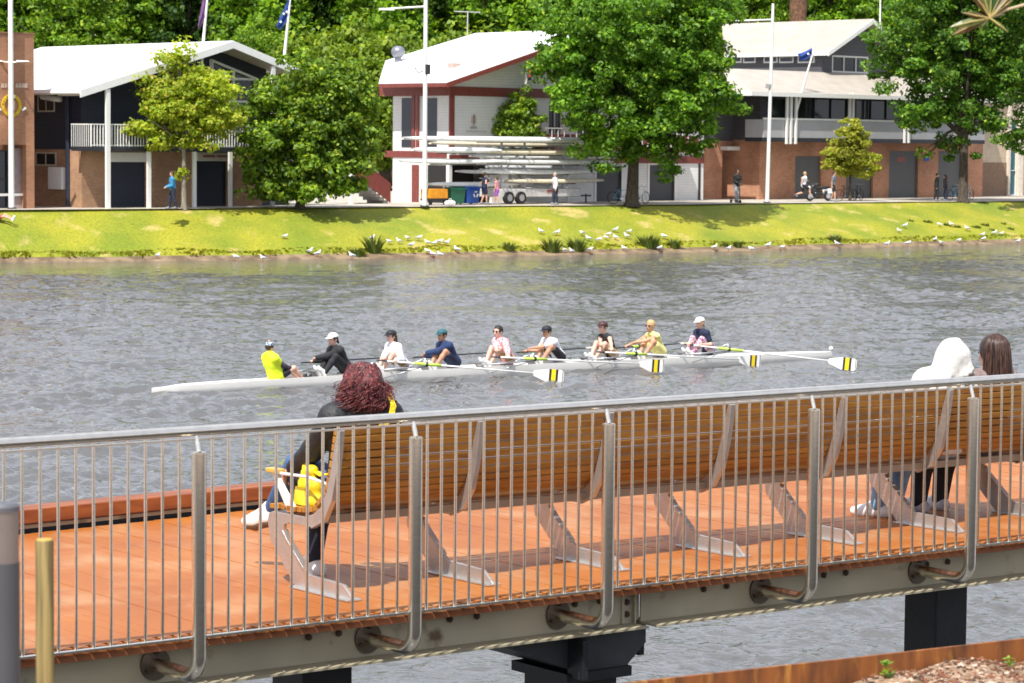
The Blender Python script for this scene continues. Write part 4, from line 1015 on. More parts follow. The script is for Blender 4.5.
mb=MB();mb.v=TV;mb.f=[(4*i,4*i+1,4*i+2,4*i+3) for i in range(len(TV)//4)];mb.m=[0]*len(mb.f)
tag(mb.build('grass_tufts',leafmat('tuft_blades',(.16,.20,.008),(.30,.29,.016),.4,c3=(.46,.40,.10))),'short uneven grass covering the sloping far bank','grass',kind='stuff')
mb=MB();a=FF.P(-160,8,PATH-.03);c=FF.P(260,8,PATH-.03);d=FF.P(400,600,PATH-.03);e=FF.P(-300,600,PATH-.03)
mb.quad(a,c,d,e);struct('park_ground',mb,mat('park_grass',(.06,.10,.02),.9,var=.3,scale=.1))
# shallow clumps of scrub and reed
def frame_pt(px,py,z0=None):
    """where the view ray meets the bank surface"""
    for it in range(400):
        z=PATH-it*(PATH+.1)/400
        p=G(px,py,z)
        # t on the bank
        best=None
        i=min(range(0,n,1),key=lambda k:abs((wl[k][0]*.5+ge[k][0]*.5)-p.x))
        a=Vector((*wl[i],0));b_=Vector((*ge[i],0));dn=(b_-a);t=((Vector((p.x,p.y,0))-a).dot(FF.n))/(dn.dot(FF.n))
        t=(t+.03)/1.03
        zb=bankz(min(max(t,0),1),p.x,p.y)
        if z<=max(zb,0.02): return Vector((p.x,p.y,max(zb,.0)))
    return G(px,py,0)
reed=leafmat('reed_blade',(.035,.08,.012),(.16,.20,.03),.25,c3=(.30,.22,.07))
def reedclump(px,py,wpx,hpx,label,grp='reed clumps along the waterline',den=1.0):
    p=frame_pt(px,py);s_=F/p.y;w_=wpx/s_/2;h_=hpx/s_
    t=thing('reed_clump',label,'reeds',tuple(p),0,grp);mb=MB()
    for i in range(int((70+wpx*11)*den)):
        a=rng.uniform(0,6.28);r_=w_*math.sqrt(rng.random())*.8;x=r_*math.cos(a);y=r_*math.sin(a)*.6
        hh=h_*rng.uniform(.3,1.12)*(1-.55*(r_/w_)**2);lean=Vector((math.cos(a)*.45+rng.uniform(-.3,.3),math.sin(a)*.35,1))*hh
        b0=Vector((x,y,-.05));sd=Vector((math.cos(a+1.5),math.sin(a+1.5),0))*rng.uniform(.012,.03)
        md=b0+lean*.6;tp=b0+lean+Vector((math.cos(a)*.1*hh,0,-.08*hh))
        mb.add([b0-sd,b0+sd,md+sd,md-sd,tp],[(0,1,2,3),(3,2,4)])
    mb.build('blades',reed,t);return t
reedclump(374,254,15,24,'tallest reed clump at the waterline, left of the crowd of gulls')
reedclump(357,256,22,10,'low spreading grass tuft at the waterline beside the tallest reed clump')
reedclump(552,253,16,20,'bushy reed clump, left one of the pair beyond the rowing crew')
reedclump(577,252,15,19,'bushy reed clump, right one of the pair beyond the rowing crew')
reedclump(648,249,25,17,'widest reed clump, on the bank below the big tree')
reedclump(674,249,11,14,'narrow reed clump just right of the widest clump')
reedclump(738,247,8,9,'small round tuft at the waterline right of the gull trio');reedclump(725,247,6,6,'tiny tuft beside the small round tuft')
reedclump(835,244,13,12,'round dark reed tuft alone at the waterline on the right')
reedclump(509,251,12,11,'short reed tuft at the waterline above the third rower pair')
for i,(x,y,w_,h_) in enumerate(((927,221,14,4),(947,224,9,5),(957,226,8,5),(975,226,16,4),(985,224,10,5),(991,229,8,4),(1003,223,7,4),(910,219,9,3),(1010,228,10,4))):
    reedclump(x,y+2,w_,h_,['dark weed patch, ','dark tuft, ','sprawling weeds, '][i%3]+['second','third','fourth','fifth','sixth','seventh','eighth','leftmost','rightmost'][i]+' of the row on the grass at right','weed patches on the grass at right',.5)
# ------------------------------------------------------------------ gulls
gw=mat('gull_white',(.80,.79,.77),.7,var=.04);gg_=mat('gull_grey',(.40,.42,.44),.7,var=.1);go=mat('gull_orange',(.6,.12,.03),.5)
def make_gull(kind,name='gull'):
    t=thing('gull','white gull','gull',(0,0,0));m=MB()
    pr=[('c',(-.10,0,.17),(.05,0,.20),.05,.075),('c',(-.10,0,.17),(-.20,0,.16),.045,.015),('c',(.05,0,.21),(.10,0,.275 if kind!=1 else .24),.055,.035),('e',(.125,0,.31 if kind!=1 else .26),(.045,.035,.036))]
    add_vf(m,sdf_mesh(pr,.014,k=.02));m.build('body',gw,t,smooth=True)
    for sg in(1,-1):
        m=MB();add_vf(m,sdf_mesh([('c',(.03,.06*sg,.205),(-.12,.055*sg,.185),.03,.028),('c',(-.12,.055*sg,.185),(-.23,.02*sg,.17),.022,.008)],.014,k=.02));m.build('wing',gg_,t,smooth=True)
        m=MB();m.tube([(.0,.025*sg,.14),(.0,.025*sg,.0)],.007,5);m.tube([(.0,.025*sg,.004),(.04,.03*sg,.004)],.008,5);m.build('leg',go,t)
    hz_=.31 if kind!=1 else .26
    m=MB();m.tube([(.16,0,hz_),(.20,0,hz_-.008)],[.011,.002],6);m.build('beak',go,t);return t
gp=[(285,237),(236,257),(263,258),(310,253),(318,255),(352,256),(372,238.5),(389,242),(399,242),(407.5,238),(419,238),(427.5,243.5),(427.5,251.5),(433,254),(440,254.5),(434.5,244.5),(440,243),(447,243.5),(411.5,245.5),(457,250),(157.7,257),(541,232),(557,233),(564.6,251),(571.6,251),(582,234),(588.5,238.5),(590,250),(599,240),(606,238),(608.5,235),(615.5,230),(615.5,238),(629,232),(627,237),(624,249),(664,237),(660,248),(714.6,247.5),(728.6,248),(751.6,249),(768,246),(782,246.5),(837,244),(887,243.6),(908,243),(905,226),(899,230.5),(939.6,224.5),(951.5,225),(967,228.6),(935,239.5),(941,242),(958.7,240.7),(982.5,234.8),(983.7,238.8),(994.4,233),(1001,234),(1018,240.5)]
gulls=[make_gull(0),make_gull(1)]
order=sorted(range(len(gp)),key=lambda i:gp[i][0])
def near_what(x,y):
    if x<170: return 'alone at the waterline on the far left'
    if x<300: return 'on the bank under the dense round tree'
    if x<360: return 'on the mud left of the tallest reeds'
    if x<470: return 'in the flock right of the tallest reeds'
    if x<640: return 'in the flock around the paired reed clumps'
    if x<700: return 'beside the widest reed clump'
    if x<800: return 'on the waterline below the white pole'
    if x<920: return 'by the water near the round yellowish tree'
    return 'among the weeds at the far right of the bank'
cnt={};tot={}
for i in order: k_=near_what(*gp[i]);tot[k_]=tot.get(k_,0)+1
ordn=['first','second','third','fourth','fifth','sixth','seventh','eighth','ninth','tenth','eleventh','twelfth','thirteenth','fourteenth','fifteenth','sixteenth','seventeenth','eighteenth']
for q,i in enumerate(order):
    x,y=gp[i];p=frame_pt(x,y+3.2);k_=near_what(x,y);c_=cnt.get(k_,0);cnt[k_]=c_+1
    lb='white gull '+k_ if tot[k_]==1 else 'white gull %s, %s from the left'%(k_,ordn[c_])
    a=rng.choice((0,math.pi))+rng.uniform(-.7,.7);sc_=1.0*rng.uniform(.9,1.12)
    if q in(0,1):
        g_=gulls[q];g_.location=p;g_.rotation_euler=(0,0,a);g_['label']=lb;g_['group']='gulls on the far bank';g_.scale=(sc_,)*3
    else: dup(gulls[rng.choice((0,0,1))],p,a,lb,'gulls on the far bank',sc_)
# ------------------------------------------------------------------ far people
far_skin=mat('skin_far',(.55,.32,.22),.6);purple=mat('purple_cloth',(.30,.08,.42),.8);bluej=mat('jacket_blue',(.03,.22,.42),.7);pinkw=mat('shirt_palepink',(.72,.62,.68),.8);greyt=mat('tee_grey',(.16,.16,.20),.8);jeansf=mat('trousers_navy',(.02,.025,.05),.8);greyp=mat('trousers_grey',(.35,.35,.36),.8)
def stander(px,py,face,label,top,topsl,bot,botl,skin=far_skin,hair=('short',hb),hat=None,stride=.15,run=False,arms='down',s=1.0,z=PATH,shoes=None,back=None,extra=None):
    p=G(px,py,z);ang_=math.atan2(face[1],face[0])-math.pi/2
    hz_=.93*s
    if run: an=((.09,.42,.30),(-.09,-.45,.42));wr=((.26,-.18,1.12*s),(-.24,.30,1.20*s))
    else: an=((.09,stride,.075),(-.09,-stride,.075+.05*(stride>.1)));wr=((.24,-stride*.6+.05,.80*s),(-.24,stride*.6+.05,.80*s))
    if arms=='front': wr=((.10,.32,1.02*s),(-.10,.32,1.02*s))
    if arms=='hips': wr=((.20,.18,1.15*s),(-.20,.20,1.15*s))
    J=mkJ((0,0,hz_),(0,.06 if not run else .12,.58),wr=wr,an=an,toe=((0,1,0),(0,1,-.5 if run else 0)),s=s,look=(0,1,-.05),kn_dir=((0,1,.1),(0,1,.1)),elpole=(0,-1,-.3))
    if shoes is None: shoes=mat('shoe_grey',(.22,.22,.24),.7)
    parts=[]
    parts.append(('top',top,['torso','shoulders']+{'long':['uarm',('farm',(0,.93))],'short':[('uarm',(0,.65))],'none':[]}[topsl] if topsl!='none' else ['torso'],.03))
    parts.append(('shorts' if botl=='short' else 'trousers',bot,[('thigh',(0,.75))] if botl=='short' else ['thigh','calf'],.026))
    return figure(label,(p.x,p.y,z),ang_,J,parts,skin,vox=.026,hair=hair,hat=hat,shoes=shoes,hands=True,extra=extra)
def vd(a): return (math.cos(R(a)),math.sin(R(a)))
stander(173,209.5,vd(-160),'man in a bright blue jacket walking past the navy roller doors',bluej,'long',jeansf,'long',hair=('short',hb),stride=.16,s=1.05,arms='front')
stander(484,204.6,vd(30),'woman in a dark singlet and shorts walking beside the blue bin',navy,'none',navy,'short',hair=('pony',hb),arms='hips',stride=.12)
stander(497,205.0,vd(170),'child in a purple skirt beside the boat trailer wheels',mat('top_pink',(.65,.22,.28)),'none',purple,'short',hair=('pony',hb),stride=.16,s=.86)
stander(555.5,204.6,vd(200),'person in a pale pink shirt and dark trousers walking in front of the boat trailer',pinkw,'long',jeansf,'long',hair=('short',mat('hair_grey',(.4,.38,.36))),stride=.08)
stander(736.5,202.6,vd(-60),'person in black with pale shorts standing on a scooter in the doorway',blk,'long',greyp,'long',skin=skin3,hair=('short',hblk),stride=.06,s=1.1,arms='front')
stander(803,201.4,vd(10),'runner in a white tee and black shorts passing the grey roller door',wcl,'short',blk,'short',hair=('short',hbl),run=True,s=1.02)
stander(833,201.6,vd(-20),'man in a grey tee and black shorts beside the motorcycle',greyt,'short',blk,'short',hair=('short',hb),stride=.15,s=1.05)
stander(936,200.8,vd(0),'person in black with a backpack, left of the two by the bicycles',blk,'long',blk,'long',hair=('short',hblk),stride=.1,s=.98)
stander(945.5,200.8,vd(160),'person in a dark brown coat, right of the two by the bicycles',mat('coat_brown',(.05,.03,.03)),'long',jeansf,'long',hair=('long',hb),stride=.05,s=.93)
# person sitting on the grass, legs stretched, at the left edge
p=frame_pt(-3,222);J=mkJ((0,0,.12),(0,-.16,.58),wr=((.25,-.3,.05),(-.25,-.3,.05)),an=((.09,.80,.07),(-.12,.74,.07)),toe=((0,.3,1),(0,.3,1)),look=(0,1,0),kn_dir=((0,.1,1),(0,.1,1)))
figure('person sitting on the grass at the left edge with bare legs stretched out',tuple(p),R(-105),J,[('shirt',blk,['torso','shoulders','uarm'],.018),('shorts',mat('shorts_red',(.4,.06,.05)),[('thigh',(0,.6))],.02)],far_skin,vox=.026,hair=('short',hb),shoes=whites)
# ------------------------------------------------------------------ bicycles, motorcycle, scooter
rub=mat('rubber_black',(.015,.015,.015),.8);chrome=mat('chrome',(.6,.6,.62),.2,.9)
def bicycle(label,loc,rz,m,grp='parked bicycles'):
    t=thing('bicycle',label,'bicycle',loc,rz,grp)
    for x in(-.52,.52):
        mb=MB();pts=[(x+.33*math.cos(a*math.pi/12),0,.34+.33*math.sin(a*math.pi/12)) for a in range(25)];mb.tube(pts,.02,6,cap=False);wl_=mb.build('wheel',rub,t,smooth=True)
        mb=MB()
        for a in range(8): mb.tube([(x,0,.34),(x+.32*math.cos(a*math.pi/4),0,.34+.32*math.sin(a*math.pi/4))],.003,4)
        mb.build('spokes',chrome,wl_)
    mb=MB()
    for a,c in(((-.52,0,.34),(-.08,0,.30)),((-.08,0,.30),(-.20,0,.86)),((-.52,0,.34),(-.17,0,.76)),((-.17,0,.74),(.36,0,.78)),((-.08,0,.30),(.38,0,.66)),((.52,0,.34),(.34,0,.92))): mb.tube([a,c],.018,6)
    mb.build('frame',m,t,smooth=True)
    mb=MB();mb.tube([(.30,-.25,.98),(.35,-.15,1.0),(.34,0,.93),(.35,.15,1.0),(.30,.25,.98)],.013,6);mb.build('handlebar',chrome,t,smooth=True)
    mb=MB();mb.ball((-.22,0,.89),(.13,.07,.03));mb.build('saddle',rub,t,smooth=True)
    mb=MB();mb.tube([(-.08,-.1,.30),(-.08,.1,.30)],.06,10);mb.build('crank',chrome,t);return t
fa=FF.ang
bicycle('white bicycle leaning by the trunk of the big tree, on its right',tuple(G(640,203.9,PATH)),fa+.1,mat('bike_white',(.7,.7,.72)))
bicycle('pale blue bicycle standing just left of the trunk of the big tree',tuple(G(622,204,PATH)),fa-.5,mat('bike_blue',(.15,.4,.6)))
bicycle('dark bicycle parked under the round yellowish tree, left of its trunk',tuple(G(846,200.7,PATH)),fa-.2,mat('bike_black',(.03,.03,.03)))
bicycle('dark bicycle parked under the round yellowish tree, right of its trunk',tuple(G(858,200.6,PATH)),fa+.3,mat('bike_black',(.03,.03,.03)))
bicycle('light blue bicycle left of the trunk of the tree at the right',tuple(G(955,200.5,PATH)),fa,mat('bike_blue',(.15,.4,.6)))
bicycle('silver bicycle right of the trunk of the tree at the right',tuple(G(968,200.2,PATH)),fa+.2,mat('bike_silver',(.6,.65,.68)))
p=G(819,201,PATH);t=thing('motorcycle','black and white motorcycle parked before the grey roller door','motorcycle',tuple(p),fa+math.pi-.25)
for x in(-.68,.68):
    mb=MB();pts=[(x+.25*math.cos(a*math.pi/10),0,.31+.25*math.sin(a*math.pi/10)) for a in range(21)];mb.tube(pts,.065,8,cap=False);wl_=mb.build('wheel',rub,t,smooth=True)
    mb=MB();mb.tube([(x,-.05,.31),(x,.05,.31)],.16,14);mb.build('hub',chrome,wl_)
mb=MB();add_vf(mb,sdf_mesh([('c',(.15,0,.78),(.42,0,.88),.13,.10),('c',(-.1,0,.45),(.25,0,.42),.17,.17),('c',(.45,0,.9),(.62,0,.72),.08,.11)],.025,k=.05));mb.build('fairing',mat('paint_black',(.02,.02,.02),.25),t,smooth=True)
mb=MB();mb.tube([(-.75,0,.82),(-.45,0,.80),(.05,0,.78)],[.07,.1,.09],8);mb.build('saddle',rub,t,smooth=True)
mb=MB();mb.tube([(.68,-.08,.31),(.45,-.08,.95)],.025,6);mb.build('fork',chrome,t);mb=MB();mb.tube([(.35,-.38,1.05),(.45,-.1,1.0),(.45,.1,1.0),(.35,.38,1.05)],.016,6);mb.build('handlebar',chrome,t)
mb=MB();mb.box(-.95,-.34,.45,-.5,-.16,.75);mb.build('pannier',white,t,bevel=.03);mb=MB();mb.box(-.95,.16,.45,-.5,.34,.75);mb.build('pannier',white,t,bevel=.03)
mb=MB();mb.ball((.74,0,.82),(.06,.1,.09));mb.build('headlight',white,t,smooth=True)
p=G(736,202.9,PATH);t=thing('kick_scooter','small dark scooter under the person in the doorway','scooter',tuple(p),R(-60)+.0)
mb=MB();mb.box(-.45,-.08,.11,.3,.08,.14);mb.build('deck',rub,t)
for x in(-.5,.42): mb=MB();mb.tube([(x,-.025,.09),(x,.025,.09)],.09,14);mb.build('wheel',rub,t)
mb=MB();mb.tube([(.4,0,.1),(.32,0,1.02)],.02,6);mb.tube([(.32,-.22,1.02),(.32,.22,1.02)],.015,6);mb.build('steering_column',rub,t)

# ------------------------------------------------------------------ river surface: real wind waves, calmer close under the far bank
wr_=np.random.RandomState(5)
ys=[16.0]
while ys[-1]<172: ys.append(ys[-1]+max(.055,.0021*ys[-1]))
ys=np.array(ys);nc=660;tx=np.linspace(-1,1,nc)
Yg=np.repeat(ys[:,None],nc,1);Xg=tx[None,:]*(ys*.31+2)[:,None]+1.5
Zg=np.zeros_like(Xg)
wind=R(-62)
pl=[(.22,.33,26),(.33,.6,26),(.6,1.1,18),(1.1,2.4,12),(2.4,5,6)];sl={0:.036,1:.050,2:.046,3:.034,4:.018}
def field(X,Y,sc_,seed,n_=14):
    r_=np.random.RandomState(seed);o=np.zeros_like(X)
    for _ in range(n_):
        a=r_.uniform(0,2*np.pi);k=2*np.pi/(sc_*r_.uniform(.6,1.6));o+=np.sin(k*(X*np.cos(a)+Y*np.sin(a)*1.6)+r_.uniform(0,6.28))
    return o/np.sqrt(n_/2)
patch=np.clip(.92+.26*field(Xg,Yg,22,3)+.20*field(Xg,Yg,7,9),.35,1.5)
wlx=np.array([p[0] for p in wl]);wly=np.array([p[1] for p in wl])
bd=np.interp(Xg,wlx,wly)-Yg
calm=np.clip((bd-4)/14,.05,1)
for gi,(l0,l1,cnt_) in enumerate(pl):
    step=.0021*ys
    for _ in range(cnt_):
        lam=wr_.uniform(l0,l1);a=wind+wr_.normal(0,.75);k=2*np.pi/lam
        kx,ky=k*np.cos(a),k*np.sin(a);amp=sl[gi]/k*wr_.uniform(.6,1.4)
        fade=np.clip((lam-2.2*np.maximum(.055,.0021*Yg))/(.15*lam+.02),0,1)
        ph=kx*Xg+ky*Yg+wr_.uniform(0,6.28)+.6*np.sin(.35*Xg+.27*Yg+gi)
        Zg+=amp*fade*(np.sin(ph)+.25*np.sin(2*ph+1.2))
Zg*=patch*calm
Zg+=-.01
edge=np.clip((1-np.abs(tx))*14,0,1)[None,:];Zg=Zg*edge
nrw=len(ys);V=np.stack([Xg,Yg,Zg],-1).reshape(-1,3);ii=(np.arange(nrw-1)[:,None]*nc+np.arange(nc-1)[None,:]).ravel()
Fq=np.stack([ii,ii+1,ii+nc+1,ii+nc],1)
me=bpy.data.meshes.new('river_water');nv=len(V);nf=len(Fq);me.vertices.add(nv);me.vertices.foreach_set('co',V.astype(np.float32).ravel())
me.loops.add(nf*4);me.loops.foreach_set('vertex_index',Fq.astype(np.int32).ravel());me.polygons.add(nf)
me.polygons.foreach_set('loop_start',np.arange(0,nf*4,4,dtype=np.int32));me.polygons.foreach_set('loop_total',np.full(nf,4,np.int32))
me.polygons.foreach_set('use_smooth',np.ones(nf,bool));me.materials.append(WAT[0]);me.update(calc_edges=True)
o=bpy.data.objects.new('river_water',me);COL.objects.link(o);tag(o,kind='structure')
mb=MB()
xl=-(16*.31+2)+1.5;xr=(16*.31+2)+1.5;Yl=float(ys[-1]);XL=-(Yl*.31+2)+1.5;XR=(Yl*.31+2)+1.5
mb.v=[(-700,-300,-.01),(700,-300,-.01),(700,900,-.01),(-700,900,-.01),(xl,16,-.01),(xr,16,-.01),(XR,Yl,-.01),(XL,Yl,-.01)]
mb.f=[(0,1,5,4),(1,2,6,5),(2,3,7,6),(3,0,4,7)];mb.m=[0]*4
struct('outer_river_water',mb,WAT[0])
# ------------------------------------------------------------------ buildings on the far bank
brk=brick('brick_orange',(.38,.17,.085),(.46,.22,.12),(.34,.22,.15))
brk2=brick('brick_tan',(.36,.19,.10),(.44,.25,.14),(.36,.26,.18))
brk3=brick('brick_red',(.46,.195,.11),(.54,.265,.15),(.42,.27,.18))
navyb=boards('navy_boards',(.018,.022,.045),.2,.6,dark=.6)
wboard=boards('white_boards',(.76,.75,.72),.16,.6,dark=.8)
greyb=boards('grey_cladding',(.085,.085,.095),.25,.6,dark=.75)
roofw=boards('white_roof_sheet',(.80,.80,.78),.4,.4,axis=1,dark=.93,dirty=.05)
roofc=boards('cream_roof_sheet',(.44,.39,.33),.45,.5,axis=1,dark=.85,dirty=.15)
roll_n=boards('navy_roller',(.016,.02,.04),.1,.5,dark=.6);roll_g=boards('grey_roller',(.12,.12,.12),.1,.5,dark=.7);roll_w=boards('white_roller',(.74,.73,.71),.1,.5,dark=.85)
roll_d=boards('charcoal_roller',(.06,.062,.07),.1,.5,dark=.7)
trimw=mat('trim_white',(.78,.77,.74),.5,var=.03);maroon=mat('maroon_paint',(.20,.045,.035),.5,var=.15);dkm=mat('dark_metal',(.03,.032,.038),.5,.2)
gl=glass_mat();soff=mat('soffit_cream',(.45,.40,.34),.7)
inner=mat('interior_shade',(.02,.018,.018),.9)  # near-black: shade inside doorways and bays put into the colour
FPZ=PATH-.02
def U(px,py=150,v=0): return FF.pick(px,py,v)[0]
def Z(px,py,v=0): return FF.pick(px,py,v)[1]
def rect(px0,py0,px1,py1,v=0):
    m_=(px0+px1)/2;y=(py0+py1)/2
    return U(px0,y,v),Z(m_,py1,v),U(px1,y,v),Z(m_,py0,v)
def window(b,r_,v,name='window',fr=trimw,nx=2,ny=1,t=.07,glass=gl,proud=.03):
    """frame with mullions as a part, pane as its sub-part; r_=(u0,z0,u1,z1); v = outer face"""
    u0,z0,u1,z1=r_;m=MB()
    m.box(u0,v-proud,z0,u0+t,v+.06,z1);m.box(u1-t,v-proud,z0,u1,v+.06,z1);m.box(u0+t,v-proud,z0,u1-t,v+.06,z0+t);m.box(u0+t,v-proud,z1-t,u1-t,v+.06,z1)
    for i in range(1,nx): x=u0+(u1-u0)*i/nx;m.box(x-t/3,v-proud*.7,z0+t,x+t/3,v+.05,z1-t)
    for i in range(1,ny): z=z0+(z1-z0)*i/ny;m.box(u0+t,v-proud*.5,z-t/3,u1-t,v+.045,z+t/3)
    w_=m.build(name,fr,b);m=MB();m.box(u0+t*.5,v+.065,z0+t*.5,u1-t*.5,v+.08,z1-t*.5);sub(w_,m,'pane',glass);return w_
def wpart(b,name,m_,u0,u1,z0,z1,v0,v1,holes=()):
    m=MB();m.wall(u0,u1,z0,z1,v0,v1,list(holes));return m.build(name,m_,b)
def bpart(b,name,m_,u0,v0,z0,u1,v1,z1,**k):
    m=MB();m.box(u0,v0,z0,u1,v1,z1);return m.build(name,m_,b,**k)
def gable(b,name,m_,pts,v0,v1):
    m=MB();m.slab([(u,v0,z) for u,z in pts],(0,1,0),v1-v0);return m.build(name,m_,b)
def roofslab(b,u0,z0,u1,z1,v0,v1,m_,th=.12,name='roof',v1b=None):
    m=MB();nrm=Vector((-(z1-z0),0,(u1-u0))).normalized()
    if nrm.z<0:nrm=-nrm
    m.slab([(u0,v0,z0),(u1,v0,z1),(u1,v1 if v1b is None else v1b,z1),(u0,v1,z0)],nrm,th);return m.build(name,m_,b)
def rake(b,u0,z0,u1,z1,v,m_,h=.25,t=.06,name='fascia',dz=.1):
    m=MB();m.slab([(u0,v,z0-h+dz),(u1,v,z1-h+dz),(u1,v,z1+dz),(u0,v,z0+dz)],(0,-1,0),t);return m.build(name,m_,b)
def balustrade(b,u0,u1,z0,z1,v,m_,sp=.16,r_=.014,name='balustrade',posts=True):
    m=MB();m.box(u0,v-.03,z1-.05,u1,v+.03,z1);m.box(u0,v-.02,z0+.05,u1,v+.02,z0+.09);n_=int((u1-u0)/sp)
    for i in range(n_+1): x=u0+(u1-u0)*i/n_;m.box(x-r_,v-r_,z0,x+r_,v+r_,z1-.05)
    return m.build(name,m_,b)
# --- A brick clubhouse, far left
uA0,uA1=U(-75,200),U(34.5,200);zA=Z(20,34)
A=fthing(FF,'brick_building','orange brick clubhouse cut by the left edge, with a yellow wreath emblem','building',(uA0+uA1)/2,5,FPZ)
ho=rect(-60,144.5,26.5,207.5)
ho=(ho[0],FPZ,ho[2],ho[3])
wpart(A,'wall',brk,uA0,uA1,FPZ,zA,0,.3,[ho])
wpart(A,'wall',brk,uA0,uA1,FPZ,zA,11.7,12);m=MB();m.box(uA1-.3,.3,FPZ,uA1,11.7,zA-.003);m.build('wall',brk,A)
bpart(A,'roof',roofc,uA0,.3,zA-.3,uA1-.3,11.7,zA-.2)
bpart(A,'coping',mat('coping_brown',(.25,.12,.06)),uA0,-.04,zA,uA1+.04,.34,zA+.08)
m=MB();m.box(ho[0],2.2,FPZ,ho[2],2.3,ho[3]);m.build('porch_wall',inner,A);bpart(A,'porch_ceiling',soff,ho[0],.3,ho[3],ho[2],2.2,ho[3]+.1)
r_=rect(-20,150,8,207,.6);window(A,(r_[0],FPZ,r_[2],r_[3]),.6,'door',dkm,2,2)
r_=rect(12,148,24,207,.6);pd=bpart(A,'door',mat('door_pinkgrey',(.40,.32,.32),.6),r_[0],.6,FPZ,r_[2],.66,r_[3])
bpart(A,'door_rail',trimw,U(-20,195,.5),.5,Z(10,196,.5),U(26,195,.5),.55,Z(10,193.5,.5))
# raised pale lettering too weathered to read, and wreath emblem
for px in(-6,1.2,4.6,15.5,18.7,21.9,24.9):
    r_=rect(px,83.4,px+2.4,87.6);m=MB();t_=.05
    m.box(r_[0],-.03,r_[1],r_[0]+t_,-.001,r_[3]);m.box(r_[0],-.03,(r_[1]+r_[3])/2-t_/2,r_[2],-.001,(r_[1]+r_[3])/2+t_/2);m.box(r_[2]-t_,-.03,r_[1],r_[2],-.001,r_[3]);m.box(r_[0],-.03,r_[3]-t_,r_[2],-.001,r_[3]);m.build('letter',mat('letter_cream',(.72,.55,.45)),A)
cu_,cz_=FF.pick(11,105.5,0);em=MB()
sx=1/ .71
for sg in(1,-1):
    for q in range(9):
        a=R(-70+q*17);c_=Vector((cu_+sg*.42*math.cos(a)*sx*.8,-.04,cz_+.46*math.sin(a)));dd=Vector((-sg*math.sin(a),0,math.cos(a)))
        em.obox(c_,dd,(0,1,0),dd.cross(Vector((0,1,0))),.11,.02,.075)
e_=em.build('wreath_emblem',mat('emblem_yellow',(.80,.55,.02)),A)
m=MB();m.box(cu_-.16,-.06,cz_-.22,cu_+.16,-.02,cz_+.22);sub(e_,m,'shield',mat('emblem_white',(.75,.6,.5)))
for sg in(1,-1): m=MB();m.obox((cu_+sg*.62*sx*.8,-.04,cz_-.16),(1,0,.5*sg),(0,1,0),(-.5*sg,0,1),.13,.02,.05);sub(e_,m,'ribbon',trimw);
m=MB();m.ball((cu_,-.05,cz_+.42),(.22,.03,.12));sub(e_,m,'crown',trimw)
for px in(4,): pass
# --- B navy boathouse
uB0=U(80,200);uB1=uB0+ (U(300,200)-uB0);ap=U(233,60);D=9.5
B=fthing(FF,'navy_boathouse','navy boarded boathouse with white gable roof, balcony and tan brick base','building',(uB0+uB1)/2,D/2,FPZ)
zf=Z(150,150);ze=Z(80,92,-1.8);za=Z(233,43,-1.8);ve=-1.8;uae=U(233,43,ve);ue=U(80,92,ve)
sl=(za-ze)/(uae-ue);uR=U(292,66,ve);zR=Z(292,68,ve);slr=(za-zR)/(uR-uae)
uw0,uw1=uB0+.1,uR-.2
d1=rect(111,162,146,207);d2=rect(196.5,161,227,207);d3=rect(262,162,290,207)
hs=[(a[0],FPZ,a[2],a[3]) for a in(d1,d2,d3)]
wpart(B,'brick_wall',brk2,uw0,uw1,FPZ,zf-.003,0,.25,hs)
for a in hs: bpart(B,'roller_door',roll_n,a[0],.12,FPZ,a[2],.18,a[3])
for a,(p0,p1) in zip(hs,((111,146),(196.5,227),(262,290))): bpart(B,'door_lintel',trimw,a[0]-.05,-.04,a[3],a[2]+.3,-.003,Z((p0+p1)/2,152.5))
# faded sign text strip over second door
a=hs[1];sgn=bpart(B,'sign_board',mat('sign_cream',(.66,.60,.52)),a[0]+.1,-.07,a[3]+.04,a[2]+.2,-.042,Z(212,153))
zt_=(a[3]+Z(212,153))/2+.04
for q in range(14):
    if q==7: continue
    x=a[0]+.35+q*(a[2]-a[0]-.4)/14
    m=MB();m.box(x,-.085,zt_-.05,x+.10,-.0705,zt_+.05);sub(sgn,m,'letter',mat('sign_red',(.35,.10,.08)))
zw=lambda u:(ze+sl*(u-ue)) if u<uae else (za-slr*(u-uae))
gw0=U(212,100);gw1=U(256,100);gz0=Z(233,133);
# gable wall with window opening: build as polygons around a rectangular opening
zt1=Z(233,84)
pts=lambda a,c:[(a,zf),(c,zf),(c,zw(c)-.08),(a,zw(a)-.08)]
gable(B,'gable_wall',navyb,pts(uw0,gw0),0,.25)
gable(B,'gable_wall',navyb,pts(gw1,uw1),0,.25)
gable(B,'gable_wall',navyb,[(gw0,zf),(gw1,zf),(gw1,gz0),(gw0,gz0)],0,.25)
m=MB();  # gable window: raked head
top=lambda u:zw(u)-.75
us=[gw0,gw0+(uae-gw0)*.5,uae,uae+(gw1-uae)*.5,gw1]
for x in us: m.box(x-.06,-.05,gz0,x+.06,.1,top(min(max(x,gw0),gw1)))
zz_=(gz0+zt1)/2+.3
for z in(gz0,zz_,Z(233,80)): m.box(gw0,-.04,z,gw1,.09,z+.12)
for (a,c) in((gw0,uae),(uae,gw1)): m.slab([(a,-.055,top(a)-.12),(c,-.055,top(c)-.12),(c,-.055,top(c)),(a,-.055,top(a))],(0,1,0),.16)
wnd=m.build('gable_window',trimw,B);m=MB();m.slab([(gw0,.12,gz0),(gw1,.12,gz0),(gw1,.12,top(gw1)),(uae,.12,top(uae)),(gw0,.12,top(gw0))],(0,1,0),.02);sub(wnd,m,'pane',gl)
